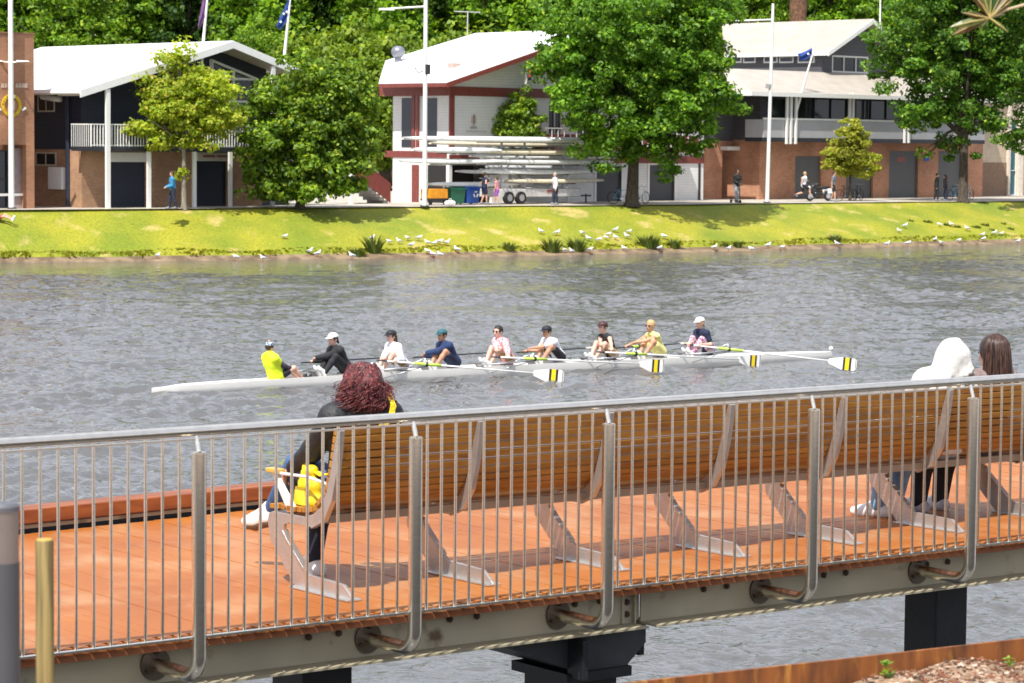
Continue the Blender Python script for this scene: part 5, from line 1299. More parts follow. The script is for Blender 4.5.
gable(B,'gable_wall',navyb,[(gw0,top(gw0)),(uae,top(uae)),(gw1,top(gw1)),(gw1,zw(gw1)-.08),(uae,zw(uae)-.08),(gw0,zw(gw0)-.08)],0,.25)
# side walls and back
m=MB();m.box(uw0,.25,FPZ,uw0+.25,D,zf-.003);m.build('brick_wall',brk2,B);m=MB();m.box(uw0,.25,zf,uw0+.25,D,zw(uw0)-.1);m.build('side_wall',navyb,B)
m=MB();m.box(uw1-.25,.25,FPZ,uw1,D,zw(uw1)-.1);m.build('side_wall',navyb,B)
gable(B,'back_wall',navyb,[(uw0,FPZ),(uw1,FPZ),(uw1,zw(uw1)-.1),(uae,za-.1),(uw0,zw(uw0)-.1)],D,D+.2)
roofslab(B,ue,ze,uae,za,ve,D+5,roofw);roofslab(B,uae,za,uR+.6,za-slr*(uR+.6-uae),ve,D+5,roofw)
m=MB();m.slab([(ue+.05,ve+.05,ze-.12),(uae,ve+.05,za-.12),(uR+.5,ve+.05,zR-.2),(uR+.5,ve+.05,zR-.26),(uae,ve+.05,za-.2),(ue+.05,ve+.05,ze-.18)],(0,1,0),1.85);m.build('soffit',soff,B)
rake(B,ue,ze,uae,za,ve,trimw,.36,name='fascia');rake(B,uae,za,uR+.6,za-slr*(uR+.6-uae),ve,trimw,.36,name='fascia')
m=MB();m.tube([(ue,ve,ze-.02),(ue,D+5,ze-.02)],.09,8);m.build('gutter',trimw,B)
# side windows, meter box and pipes on the left flank
for (x0,y0,x1,y1) in((38,95,55,112),(36,152,56.5,166)):
    va,z1=FF.picku(x0,(y0+y1)/2,uw0);vb,_=FF.picku(x1,(y0+y1)/2,uw0);_,z1=FF.picku((x0+x1)/2,y0,uw0);_,z0=FF.picku((x0+x1)/2,y1,uw0);va,vb=sorted((va,vb))
    m=MB();t_=.08;X0=uw0-.04;X1=uw0-.002
    m.box(X0,va,z0,X1,va+t_,z1);m.box(X0,vb-t_,z0,X1,vb,z1);m.box(X0,va+t_,z0,X1,vb-t_,z0+t_);m.box(X0,va+t_,z1-t_,X1,vb-t_,z1);m.box(X0,(va+vb)/2-.03,z0+t_,X1,(va+vb)/2+.03,z1-t_)
    w_=m.build('window',mat('frame_cream',(.5,.45,.35)),B);m=MB();m.box(uw0-.02,va+t_,z0+t_,uw0-.004,vb-t_,z1-t_);sub(w_,m,'pane',gl)
va,z1=FF.picku(52,167,uw0);vb,z0=FF.picku(66,189.5,uw0);m=MB();m.box(uw0-.25,min(va,vb),z0,uw0-.002,max(va,vb),z1);m.build('meter_box',trimw,B,bevel=.02)
v_,z_=FF.picku(69,150,uw0);m=MB();m.tube([(uw0-.08,v_,FPZ),(uw0-.08,v_,zw(uw0)-.3)],.11,8);m.build('downpipe',mat('pipe_navy',(.02,.025,.05)),B)
va,z1=FF.picku(63,99.5,uw0);vb,z0=FF.picku(47,94.5,uw0);m=MB();m.tube([(uw0-.3,vb,z0+.05),(uw0-.3,vb,z0-.12),(uw0-.3,va,z1),(uw0-.1,va,z1)],.13,8);m.build('vent_pipe',trimw,B,smooth=True)
# balcony
vb_=-1.7;ub0_=U(92,150,vb_);ub1_=U(262,150,vb_)
zb1=Z(150,151.5,vb_);zb2=Z(150,147,vb_);zb3=Z(150,124.5,vb_)
bpart(B,'balcony_floor',dkm,ub0_,vb_,zb1,ub1_,-.003,zb2)
balustrade(B,ub0_,ub1_,zb2,zb3,vb_+.05,trimw,.17,.02)
m=MB();nn_=9
m.box(ub0_-.02,vb_+.1,zb3-.05,ub0_+.03,-.01,zb3)
for i in range(10): y=vb_+.1+i*.17;m.box(ub0_-.015,y,zb2,ub0_+.015,y+.03,zb3-.05)
m.build('balustrade',trimw,B)
for px,full in((107,1),(148,0),(193.5,0),(229.5,0),(272,1)):
    u_=U(px,150,vb_);m=MB();w_=.12 if full else .10;m.box(u_-w_,vb_-.12,FPZ,u_+w_,vb_-.002,zw(u_)-.3 if full else zb1-.003);m.build('column',trimw,B)
# --- C white boathouse with maroon trim
uC=U(449,200);vC=-1.2
C_=fthing(FF,'white_boathouse','white boarded boathouse with maroon trim and a wide white gable roof','building',uC+8,5,FPZ)
zce=Z(447,84.5,vC);uce=U(447,84,vC);uca=U(600,31,vC);zca=Z(600,31,vC);slc=(zca-zce)/(uca-uce);ucr=uca+(uca-uce);DC=9
uc1=U(703,200);zc1=Z(470,148)
zwc=lambda u:min(zce+slc*(u-uce),zca-slc*(u-uca))
hc=[(rect(595,166,622,204)),(rect(648,165,675,204)),rect(452,165,492,204)]
hc=[(a[0],FPZ,a[2],a[3]) for a in hc]
wpart(C_,'ground_wall',wboard,uC,uc1,FPZ,zc1,0,.25,hc)
for a in hc[:2]: bpart(C_,'roller_door',roll_d,a[0],.1,FPZ,a[2],.16,a[3])
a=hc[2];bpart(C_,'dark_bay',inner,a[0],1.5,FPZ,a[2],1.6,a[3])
for px in(568,595,622,648,675,699): u_=U(px,185);bpart(C_,'door_post',trimw if px<690 else dkm,u_-.08,-.05,FPZ,u_+.08,-.003,Z(px,163))
bpart(C_,'maroon_band',maroon,uC-.02,-.06,Z(500,163),uc1,-.003,Z(500,155))
# upper wall
uw=[(rect(548,104,562,135)),(rect(575,104,600,135)),(rect(620,104,650,135)),(rect(670,104,698,135))]
ctop=Z(470,96)
wpart(C_,'upper_wall',wboard,uC,uc1,zc1+.003,ctop,0,.25,uw)
for a in uw: window(C_,a,.04,'window',trimw,2,1)
bpart(C_,'maroon_band',maroon,uC-.03,-.08,ctop+.003,uc1,.25,Z(470,87))
gable(C_,'gable_wall',wboard,[(uC,Z(470,87)+.003),(uc1,Z(470,87)+.003),(uc1,zwc(uc1)-.06),(uca,zca-.06),(uC+.05,max(zwc(uC+.05)-.06,Z(470,87)+.02))],0,.2)
u_=U(449,120);bpart(C_,'corner_post',maroon,u_-.02,-.1,zc1,u_+.33,-.003,ctop)
# crest on the wall
cu_,cz_=FF.pick(473.5,121,0);m=MB();m.slab([(cu_-.2,-.03,cz_+.25),(cu_-.2,-.03,cz_-.05),(cu_,-.03,cz_-.3),(cu_+.2,-.03,cz_-.05),(cu_+.2,-.03,cz_+.25)],(0,1,0),.028);cr_=m.build('crest',mat('crest_tan',(.50,.42,.36)),C_)
m=MB();m.slab([(cu_-.2,-.032,cz_-.28),(cu_+.2,-.032,cz_-.28),(cu_+.28,-.032,cz_-.42),(cu_-.28,-.032,cz_-.42)],(0,1,0),.03);sub(cr_,m,'scroll',mat('crest_grey',(.38,.36,.38)));m=MB();m.box(cu_-.06,-.045,cz_-.12,cu_+.06,-.031,cz_+.36);sub(cr_,m,'torch',mat('crest_dark',(.25,.2,.18)))
m=MB();m.box(U(466,131),-.02,Z(473,132.2),U(486,131),-.003,Z(473,130.6));m.build('faded_lettering',mat('letters_faint',(.55,.54,.53)),C_)
# left flank (side wall) seen between trees
m=MB();m.box(uC,.25,FPZ,uC+.25,4.4,zc1);m.build('side_wall',wboard,C_);m=MB();m.box(uC,.25,zc1+.003,uC+.25,4.4,zwc(uC)-.06);m.build('side_wall',wboard,C_)
def siderect(b,x0,y0,x1,y1,u,name,m_,d=.04,off=.002):
    va,_=FF.picku(x0,(y0+y1)/2,u);vb,_=FF.picku(x1,(y0+y1)/2,u);_,z1=FF.picku((x0+x1)/2,y0,u);_,z0=FF.picku((x0+x1)/2,y1,u);va,vb=sorted((va,vb))
    m=MB();m.box(u-off-d,va,z0,u-off,vb,z1);return m.build(name,m_,b)
siderect(C_,385,151,447,157.5,uC,'maroon_band',maroon,.05)
siderect(C_,380,86,447,96,uC,'maroon_band',maroon,.05)
siderect(C_,402,98,412,147,uC,'window',gl,.03);siderect(C_,412.5,96,415.5,150,uC,'post',maroon,.08);siderect(C_,417,96,419.5,150,uC,'post',maroon,.08)
siderect(C_,426,98,437,148,uC,'window',gl,.03);siderect(C_,413,165,419,205,uC,'post',maroon,.1);siderect(C_,428,165,446,205,uC,'opening_shade',inner,.03)  # the opening is a flat panel, its shade painted near-black
gable(C_,'back_wall',wboard,[(uca-3,FPZ),(uc1,FPZ),(uc1,zwc(uc1)-.1),(uca,zca-.1),(uca-3,zwc(uca-3)-.5)],DC,DC+.2);m=MB();m.box(uC,4.4,FPZ,uca,4.6,zwc(uC)-.1);m.build('back_wall',wboard,C_)
m=MB();m.box(uc1-.2,.25,FPZ,uc1,DC,zwc(uc1)-.1);m.build('side_wall',wboard,C_)
vce=FF.picku(379,82,uce)[0];vca=FF.picku(476,34,uca)[0];print('C roof',vce,vca)
def onroof0(px,py,u0,z0,s_):
    r=ray(px,py);c=Vector((0,0,H));nrm=(Vector((0,0,1))-FF.d*s_);p0=FF.P(u0,0,z0);t=(p0-c).dot(nrm)/r.dot(nrm);p=c+r*t;return ((p-FF.o).dot(FF.d),(p-FF.o).dot(FF.n),p.z)
cm=onroof0(386,62.5,uce,zce,slc);m=MB();nrm=Vector((-slc,0,1)).normalized()
m.slab([(uce,vC,zce),(uca,vC,zca),(uca,vca,zca),cm,(uce,vce,zce)],nrm,.12);m.build('roof',roofw,C_);roofslab(C_,uca,zca,ucr,zce,vC,vca,roofw)
rake(C_,uce,zce,uca,zca,vC,maroon,.26);rake(C_,uca,zca,ucr,zce,vC,maroon,.26)
m=MB();m.box(uce-.05,vC,zce-.12,uce+.05,vce,zce+.08);m.build('gutter',maroon,C_)
m=MB();m.slab([(uce+.05,vC+.03,zce-.05),(uca,vC+.03,zca-.05),(uca,vC+.03,zca-.1),(uce+.05,vC+.03,zce-.1)],(0,1,0),1.2);m.build('soffit',soff,C_)
# roof fittings: vent, turbine, dish
def onroof(px,py,u0,z0,s_,):
    r=ray(px,py);c=Vector((0,0,H))
    # plane through (u0,*,z0) with slope s_ along u
    nrm=(Vector((0,0,1))-FF.d*s_);p0=FF.P(u0,0,z0);t=(p0-c).dot(nrm)/r.dot(nrm);p=c+r*t;return ((p-FF.o).dot(FF.d),(p-FF.o).dot(FF.n),p.z)
a=onroof(454,67,uce,zce+.12,slc);m=MB();m.box(a[0]-.3,a[1]-.25,a[2]-.15,a[0]+.3,a[1]+.25,a[2]+.22);m.build('roof_vent',mat('vent_red',(.45,.32,.28)),C_,bevel=.02)
a=onroof(398,61.5,uce,zce+.12,slc);m=MB();m.tube([(a[0],a[1],a[2]-.2),(a[0],a[1],a[2]+.25)],.2,12);m.ball((a[0],a[1],a[2]+.55),(.42,.42,.36));m.build('turbine_vent',mat('vent_grey',(.25,.26,.30),.35,.5),C_,smooth='auto')
# balcony on the upper floor right of the conifer
bz0,bz1=Z(570,147,-1.4),Z(570,128,-1.4);b0_,b1_=U(540,140,-1.4),U(700,140,-1.4)
bpart(C_,'balcony_floor',maroon,b0_,-1.4,bz0-.25,b1_,-.003,bz0);balustrade(C_,b0_,b1_,bz0,bz1,-1.35,trimw,.5,.02,'balustrade');bpart(C_,'balcony_screen',maroon,b0_,-1.3,bz0,b1_,-1.27,bz1-.35)
# stairs against the flank
us_=U(372,190,-.3)
S_=fthing(FF,'outdoor_staircase','maroon outdoor staircase beside the white boathouse, partly behind the dense tree','staircase',us_,1,FPZ)
n_=9;x0_=U(352,200,.8);x1_=U(388,200,.8)
m=MB()
for i in range(n_): m.box(x1_-(i+1)*(x1_-x0_)/n_,.8,FPZ+i*.18,x1_-i*(x1_-x0_)/n_,2.2,FPZ+(i+1)*.18)
m.build('steps',mat('steps_grey',(.35,.33,.31)),S_)
for v in(.7,2.2):
    m=MB();m.slab([(x1_+.1,v,FPZ+.05),(x0_,v,FPZ+1.65),(x0_,v,FPZ+2.7),(x1_+.1,v,FPZ+1.1)],(0,1,0),.06);m.build('side_panel',maroon,S_)
m=MB();m.box(x0_-.25,.6,FPZ,x0_-.05,.8,FPZ+2.3);m.build('post',trimw,S_)
# --- E grey clubhouse with cream roofs
uE0=U(704,200);uEc=U(759,200);uE1=U(982,198)
E_=fthing(FF,'grey_clubhouse','grey two storey clubhouse with cream roofs, balcony and red brick base','building',(uEc+uE1)/2,5,FPZ)
DE=10;ze1=Z(850,141);zee=Z(850,95)
he=[rect(795,156,821,203),rect(846,157,873,203),rect(889,151,918,201),rect(938,151,962,200)]
he=[(a[0],FPZ,a[2],a[3]) for a in he]
uEc_=uEc
wpart(E_,'brick_wall',brk3,uEc_,uE1,FPZ,ze1,0,.3,he)
for i,a in enumerate(he): bpart(E_,'roller_door',roll_g,a[0],.14,FPZ,a[2],.2,a[3])
a=he[2];bpart(E_,'door_sign',mat('sign_red2',(.35,.10,.08)),a[0]+1.0,.128,a[1]+2.35,a[0]+1.9,.138,a[1]+2.65)
# flank: runs back to the left
m=MB();m.box(uEc_,.3,FPZ,uEc_+.3,DE,ze1);m.build('brick_wall',brk3,E_)
# low wing to the left of the flank, with doorway
vW=FF.picku(757,200,uEc_)[0]
vw=2.2
u0w=U(703,200,vw);hd=rect(722,150,735,203,vw);hd=(hd[0],FPZ,hd[2],hd[3])
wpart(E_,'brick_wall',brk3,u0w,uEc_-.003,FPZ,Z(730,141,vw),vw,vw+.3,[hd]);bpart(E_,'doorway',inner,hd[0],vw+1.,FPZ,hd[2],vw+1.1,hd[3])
bpart(E_,'door_canopy',trimw,hd[0]-.2,vw-.6,hd[3]-.02,hd[2]+.3,vw-.003,hd[3]+.22)
wpart(E_,'upper_wall',greyb,u0w,uEc_-.003,Z(730,141,vw)+.003,Z(740,92,vw),vw,vw+.3)
a=FF.pick(738,147,vw);m=MB();m.box(a[0]+.9,vw-.12,a[1]-.1,a[0]+1.1,vw-.003,a[1]+.1);m.build('wall_lamp',trimw,E_)
# balcony band
vbe=-1.5;b0_,b1_=U(764,130,vbe),U(985,130,vbe);za_,zb_,zc_=Z(850,142.5,vbe),Z(850,138.5,vbe),Z(850,121,vbe)
bpart(E_,'balcony_floor',dkm,b0_,vbe,za_,b1_,-.003,zb_)
bpart(E_,'balcony_panel',boards('balcony_grey',(.42,.42,.43),.12,.5,axis=0,dark=.8),b0_,vbe+.02,zb_,b1_,vbe+.07,zc_-.003)
bpart(E_,'balcony_rail',trimw,b0_-.03,vbe-.03,zc_,b1_,vbe+.1,zc_+.1)
bpart(E_,'balcony_panel',boards('balcony_grey2',(.42,.42,.43),.12,.5,axis=1,dark=.8),b0_,vbe+.07,zb_,b0_+.05,-.003,zc_-.003)
for px in(787,791,796,849.5,853,905,909,960):
    u_=U(px,120,vbe-.1);bpart(E_,'column',trimw,u_-.07,vbe-.16,Z(px,143,vbe-.1) if px not in(787,791,796) else Z(px,144,vbe-.1),u_+.07,vbe-.03,Z(px,93,vbe-.1))
# recessed glazing
he2=[rect(767,98,786,120,.0),rect(798,97,848,120,.0),rect(856,97,902,120,0),rect(912,97,956,120,0)]
wpart(E_,'upper_wall',greyb,uEc_,uE1,ze1+.003,zee+.2,0,.25,he2)
for a in he2: window(E_,a,.05,'window',mat('frame_dark',(.05,.05,.055)),3 if a[2]-a[0]>3 else 1,1)
m=MB();m.box(uEc_,.25,ze1+.003,uEc_+.25,DE,zee+.2);m.build('upper_wall',greyb,E_)
# verandah roof (skirt) around the front and the flank
ver=-1.9;zr0=Z(850,95,ver);ur0=U(752,92,ver);uu0=U(829,60,1.2);zr1=zr0+1.55
m=MB();v1r=2.6
V=[(ur0,ver,zr0),(uE1+1.5,ver,zr0),(uE1+1.5,v1r,zr1),(ur0+3.2,v1r,zr1),(ur0+3.2,DE,zr1),(ur0,DE,zr0)]
V2=[(p[0],p[1],p[2]-.14) for p in V]
m.add(V+V2,[(0,1,2,3),(0,3,4,5),(6,9,8,7),(6,11,10,9),(0,6,7,1),(5,11,6,0)]);m.build('verandah_roof',roofc,E_)
m=MB();m.box(ur0-.03,ver-.05,zr0-.22,uE1+1.5,ver,zr0+.02);m.build('gutter',trimw,E_);m=MB();m.box(ur0-.08,ver-.05,zr0-.22,ur0-.03,DE,zr0+.02);m.build('gutter',trimw,E_)
# upper volume
uu0=U(829,70,2.6);uue=U(828,53,1.8);zue=Z(828,53,1.8);uua=U(873,20,1.8);zua=Z(873,20.5,1.8);slu=(zua-zue)/(uua-uue)
uu1=uua+(uua-uue);zuw=lambda u:min(zue+slu*(u-uue),zua-slu*(u-uua))
wv=rect(832,56,868,73,2.6)
x0,x1=uue+.35,uu1-.35;zb0=zr1-.6
gable(E_,'gable_wall',greyb,[(x0,zb0),(wv[0],zb0),(wv[0],zuw(wv[0])-.1),(x0,zuw(x0)-.1)],2.6,2.8)
gable(E_,'gable_wall',greyb,[(wv[0],zb0),(wv[2],zb0),(wv[2],wv[1]),(wv[0],wv[1])],2.6,2.8)
gable(E_,'gable_wall',greyb,[(wv[0],wv[3]),(wv[2],wv[3]),(wv[2],zuw(wv[2])-.1),(wv[0],zuw(wv[0])-.1)],2.6,2.8)
gable(E_,'gable_wall',greyb,[(wv[2],zb0),(x1,zb0),(x1,zuw(x1)-.1),(uua,zua-.1),(wv[2],zuw(wv[2])-.1)],2.6,2.8)
window(E_,wv,2.62,'window',trimw,3,1,t=.1)
m=MB();m.box(x0,2.8,zb0,x0+.2,DE+.4,zuw(x0)-.1);m.build('side_wall',greyb,E_)
for (p0,p1) in((728,742),(743.5,756),(764,778),(779.5,794),(798,815)):
    va,_=FF.picku(p0,60,x0);vb,_=FF.picku(p1,60,x0);_,z1=FF.picku((p0+p1)/2,56,x0);_,z0=FF.picku((p0+p1)/2,63,x0);va,vb=sorted((va,vb))
    m=MB();m.box(x0-.05,va,z0,x0-.002,vb,z1);w_=m.build('clerestory_frame',trimw,E_);m=MB();m.box(x0-.07,va+.12,z0+.1,x0-.051,vb-.12,z1-.1);sub(w_,m,'pane',gl)
vue=FF.picku(725,55,uue)[0];vua=FF.picku(722,23,uua)[0];print('E',vue,vua)
roofslab(E_,uue,zue,uua,zua,1.8,vue,roofc,v1b=vua);roofslab(E_,uua,zua,uu1,zue,1.8,vua,roofc)
rake(E_,uue,zue,uua,zua,1.8,trimw,.3);rake(E_,uua,zua,uu1,zue,1.8,trimw,.3)
m=MB();m.box(uue-.06,1.8,zue-.15,uue+.02,vue,zue+.1);m.build('gutter',trimw,E_)
a=FF.pick(908,152.5,0);m=MB();m.box(U(924,158),-.05,Z(924,161),U(928.5,158),-.003,Z(924,155));m.build('blue_sign',mat('sign_blue',(.03,.12,.5)),E_)
# --- F tan rendered wall and glazed door, far right
uF0=U(983,197)+.1;uF1=U(1110,190)
T_=fthing(FF,'tan_building','tan block building with a tall glazed door at the far right','building',(uF0+uF1)/2,5,FPZ)
hf=rect(1008.5,120,1017,197,1.5);hf=(hf[0],FPZ,hf[2],hf[3])
tanb=brick('block_tan',(.62,.50,.36),(.56,.45,.33),(.48,.40,.30),scale=2.2)
wpart(T_,'wall',tanb,uF0,uF1,FPZ,FPZ+7,1.5,1.8,[hf]);window(T_,hf,1.55,'door',trimw,1,3,glass=glass_mat('glass_teal',(.02,.12,.15)))
bpart(T_,'lower_wall',mat('render_brown',(.26,.17,.11),.9),uF0,1.44,FPZ,hf[0]-.3,1.497,FPZ+2.3);bpart(T_,'pilaster',mat('render_cream',(.68,.60,.5)),hf[0]-.28,1.3,FPZ,hf[0]-.02,1.497,FPZ+6.5);bpart(T_,'pilaster',mat('render_cream',(.68,.60,.5)),hf[2]+.02,1.3,FPZ,hf[2]+.5,1.497,FPZ+6.5)
bpart(T_,'roof',roofc,uF0,1.2,FPZ+7.003,uF1,12,FPZ+7.2);m=MB();m.box(uF0,1.8,FPZ,uF0+.3,12,FPZ+7);m.build('wall',tanb,T_)
# ------------------------------------------------------------------ poles and flags
def pole(px,py,toppy,r0,r1,label,name='light_pole',cat='light pole',x_top=None):
    p=G(px,py,PATH);s_=F/p.y;h_=(py-toppy)/s_
    t=thing(name,label,cat,(p.x,p.y,PATH));dx=((x_top-px)/s_) if x_top is not None else 0
    m=MB();m.tube([(0,0,-.02),(dx*.5,0,h_*.5),(dx,0,h_)],[r0,(r0+r1)/2,r1],12);m.build('pole',trimw,t,smooth='auto')
    m=MB();m.tube([(0,0,0),(0,0,.05)],r0*1.8,12);m.build('base_plate',dkm,t);return t,p,s_,h_
t,p,s_,h_=pole(11.5,208.5,-40,.14,.11,'white lighting column in front of the brick clubhouse at the left')
z_=(208.5-63)/s_
for sg in(-1,1):
    m=MB();m.tube([(0,0,z_),(sg*.25,-.1,z_),(sg*.35,-.12,z_+.03)],.035,6);a_=m.build('lamp_arm',trimw,t)
    m=MB();m.add(*(lambda c:([(c[0]+x,c[1]+y,c[2]+z) for x,y,z in((-.05,-.1,-.04),(.55,-.08,-.02),(.55,.08,-.02),(-.05,.1,-.04),(-.05,-.08,.05),(.5,-.05,.02),(.5,.05,.02),(-.05,.08,.05))],[(0,3,2,1),(4,5,6,7),(0,1,5,4),(1,2,6,5),(2,3,7,6),(3,0,4,7)]))((.35*sg if sg>0 else -.9,-.1,z_+.05)));sub(a_,m,'lamp_head',trimw)
t,p,s_,h_=pole(424.5,206.5,-30,.13,.10,'tall white pole with a long lamp arm between the two gabled boathouses')
z1=(206.5-8)/s_;z2=(206.5-11)/s_
m=MB();m.tube([(0,0,z1),(-1.2,0,z1-.08),(-2.3,0,z2-.0)],[.05,.05,.045],8);a_=m.build('lamp_arm',trimw,t);m=MB();m.box(-2.4,-.13,z2-.05,-1.6,.13,z2+.06);sub(a_,m,'lamp_head',trimw)
z3=(206.5-75)/s_;m=MB();m.tube([(.1,0,z3),(.1,0,z3+.5)],.16,10);m.build('camera_box',dkm,t);m=MB();m.tube([(0,0,z3+.25),(-.35,0,z3+.05),(-.55,0,z3+.35)],.03,6);m.build('bracket',dkm,t)
t,p,s_,h_=pole(767,202.6,5,.12,.08,'tall white pole with a cross arm in front of the grey clubhouse',x_top=770)
z1=(202.6-21)/s_;m=MB();m.tube([(-2.5,0,z1-.12),(0,0,z1),(.2,0,z1)],.05,8);m.build('lamp_arm',trimw,t)
z3=(202.6-89)/s_;m=MB();m.tube([(-.03,0,z3),(.0,0,z3+.25)],.17,10);m.build('clamp',mat('clamp_grey',(.3,.3,.3)),t)
flagp=mat('flag_purple',(.16,.07,.20),.8,var=.3);flagb=mat('flag_blue',(.012,.045,.22),.8,var=.1)
def flagpole(x0,y0,x1,y1,Y,label,m_,fl,name='flagpole',cat='flagpole',extra=None):
    a=atY(x0,y0,Y);b_=atY(x1,y1,Y);t=thing(name,label,cat,tuple(a));v=b_-a
    m=MB();m.tube([(0,0,0),tuple(v)],[.09,.045],10);m.build('pole',trimw,t,smooth='auto')
    # hanging folded flag: fl = list of (px,py) outline
    o=[(atY(x,y,Y)-a) for x,y in fl];m=MB();n_=len(o)
    # cloth sheet with folds: strips between left and right outline
    h2=n_//2;L_=o[:h2];R_=o[h2:];vs=[];K=7
    for i in range(h2):
        for q in range(K+1):
            tt=q/K;p=L_[i].lerp(R_[i],tt);vs.append((p.x,p.y+.10*math.sin(tt*9+i*.7)*(1-tt*.3),p.z))
    fs=[(i*(K+1)+q,i*(K+1)+q+1,(i+1)*(K+1)+q+1,(i+1)*(K+1)+q) for i in range(h2-1) for q in range(K)]
    m.add(vs,fs);f_=m.build('flag',m_,t,smooth=True);f_.modifiers.new('s','SOLIDIFY').thickness=.015
    if extra: extra(t,f_,a,Y)
    return t
Yb=FF.P(U(203,60),-2.2).y
flagpole(201,66,209,-18,Yb,'white flagpole with a folded purple flag above the navy boathouse',flagp,[(203,-3),(201,8),(199,18),(198,28),(206,-3),(207,7),(205,17),(200,29)])
Yb=FF.P(U(285,60),-2.2).y
def cross_(t,f_,a,Y):
    for (x,y) in((284,14),(287,12),(281,22)):
        p=atY(x,y,Y)-a;m=MB();m.ball((p.x,p.y-.13,p.z),(.06,.02,.06));m.build('emblem',trimw,f_)
flagpole(283,70,291,-8,Yb,'white flagpole with a folded blue flag beside the dense round tree',flagb,[(288,0),(284,8),(280,17),(276,26),(290,0),(289.5,11),(286,22),(281,30)],extra=cross_)
Yb=FF.P(U(527,60),-2).y
def redpart(t,f_,a,Y):
    p=atY(530.5,72,Y)-a;m=MB();m.box(p.x-.12,p.y-.14,p.z-.3,p.x+.02,p.y-.11,p.z+.2);m.build('flag_stripe',mat('flag_red',(.5,.03,.04)),f_)
flagpole(525.5,84,530.5,36,Yb,'short white flagpole with a blue and red flag at the boathouse gable',flagb,[(528,62),(528,68),(528,74),(528,80),(532,62),(533,67),(532,74),(531,80)],extra=redpart)
Yb=FF.P(U(797,100),-3.2).y
flagpole(796,112,815,46,Yb,'leaning white flagpole with a small dark blue flag over the clubhouse balcony',flagb,[(798,54),(801,53),(806,51),(812,48),(800,60),(804,60),(808,58),(812,54)],extra=lambda t,f_,a,Y:[m.build('emblem',trimw,f_) for m in [MB().ball(tuple(Vector(atY(808,54,Y)-a)+Vector((0,-.14,0))),(.07,.02,.07))]])
p=atY(467.5,32,150);t=thing('tv_antenna','thin rooftop aerial above the white roof ridge','antenna',tuple(p))
m=MB();m.tube([(0,0,-.6),(0,0,1.15)],.035,6);m.build('mast',mat('aerial_grey',(.45,.45,.42)),t);m=MB();m.tube([(-.75,0,1.13),(.7,0,1.08)],.025,6)
for i in range(6): m.tube([(-.6+i*.24,-.2,1.11),(-.6+i*.24,.2,1.11)],.012,4)
m.build('boom',mat('aerial_grey',(.45,.45,.42)),t)
p=atY(880,22,185);t=thing('thin_mast','thin white mast rising behind the grey clubhouse gable','mast',(p.x,p.y,p.z-3));m=MB();m.tube([(0,0,0),(0,0,6)],[.07,.05],8);m.build('mast',trimw,t)
m=MB();m.tube([(-.15,0,4),(.15,0,4)],.04,6);m.build('bracket',dkm,t)
# ------------------------------------------------------------------ boat trailer, shells, bins
vt=-2.6
def ut(px,py=190): return FF.pick(px,py,vt)[0]
def zt(px,py): return FF.pick(px,py,vt)[1]
tr=fthing(FF,'boat_trailer','long white multi level boat trailer on twin wheels in front of the white boathouse','trailer',ut(545),vt,PATH)
x0,x1=ut(488),ut(572)
m=MB();m.box(x0,vt-.7,zt(530,196.5),x1,vt+.7,zt(530,188.5));m.build('bed',mat('trailer_white',(.62,.60,.58),.4),tr,bevel=.03)
bpart(tr,'side_sign',mat('sign_red',(.35,.10,.08)),ut(538),vt-.72,zt(543,192.5),ut(549),vt-.703,zt(543,189.5))
for px in(499,511):
    m=MB();u_=ut(px);m.tube([(u_,vt-.85,PATH+.34),(u_,vt-.62,PATH+.34)],.34,18);wl_=m.build('wheel',rub,tr,smooth='auto')
    m=MB();m.tube([(u_,vt-.87,PATH+.34),(u_,vt-.851,PATH+.34)],.19,14);sub(wl_,m,'rim',mat('rim_grey',(.4,.4,.4),.4,.6))
for px in(494,517,556):
    m=MB();u_=ut(px)
    for v in(vt-.55,vt+.55): m.box(u_-.05,v-.04,zt(530,190),u_+.05,v+.04,zt(517,140))
    for py in(147,158,169,178,187): z=zt(517,py);m.box(u_-.04,vt-1.1,z-.05,u_+.04,vt+1.1,z)
    m.build('rack_post',mat('rack_grey',(.42,.43,.45),.4,.4),tr)
m=MB();m.tube([(ut(495),vt-.58,zt(495,172)),(ut(517),vt-.58,zt(517,147))],.05,6);m.build('brace',mat('rack_grey',(.42,.43,.45),.4,.4),tr)
m=MB();m.box(x1,vt-.1,PATH+.35,ut(590),vt+.1,PATH+.45);m.tube([(ut(586),vt,PATH),(ut(586),vt,PATH+.5)],.05,6);m.build('drawbar',dkm,tr)
def shell(p0,p1,py,rad,m_,label,dv=0,th=1.0):
    v=vt+dv;u0,u1=FF.pick(p0,py,v)[0],FF.pick(p1,py,v)[0];z=FF.pick((p0+p1)/2,py,v)[1]
    t=fthing(FF,'racing_shell',label,'rowing shell',(u0+u1)/2,v,z,'racing shells stacked on the trailer')
    m=MB();ns=26;nn=12;vs=[]
    for i in range(ns+1):
        q=i/ns;rr=rad*(max(.06,math.sin(math.pi*q))**.3);x=u0+(u1-u0)*q
        for k in range(nn):
            a=2*math.pi*k/nn;vs.append((x,v+rr*1.25*math.cos(a),z+rr*th*(math.sin(a) if math.sin(a)>0 else .25*math.sin(a))+.08*(2*q-1)**2))
    fs=[(i*nn+k,(i+1)*nn+k,(i+1)*nn+(k+1)%nn,i*nn+(k+1)%nn)[::-1] for i in range(ns) for k in range(nn)]+[tuple(range(nn)),tuple(range(ns*nn,(ns+1)*nn))[::-1]]
    m.add(vs,fs);m.build('hull',m_,t,smooth=True)
    m=MB();m.box(u0+(u1-u0)*.3,v-rad*.5,z-.09,u0+(u1-u0)*.7,v+rad*.5,z-.03);m.build('cockpit',dkm,t);return t
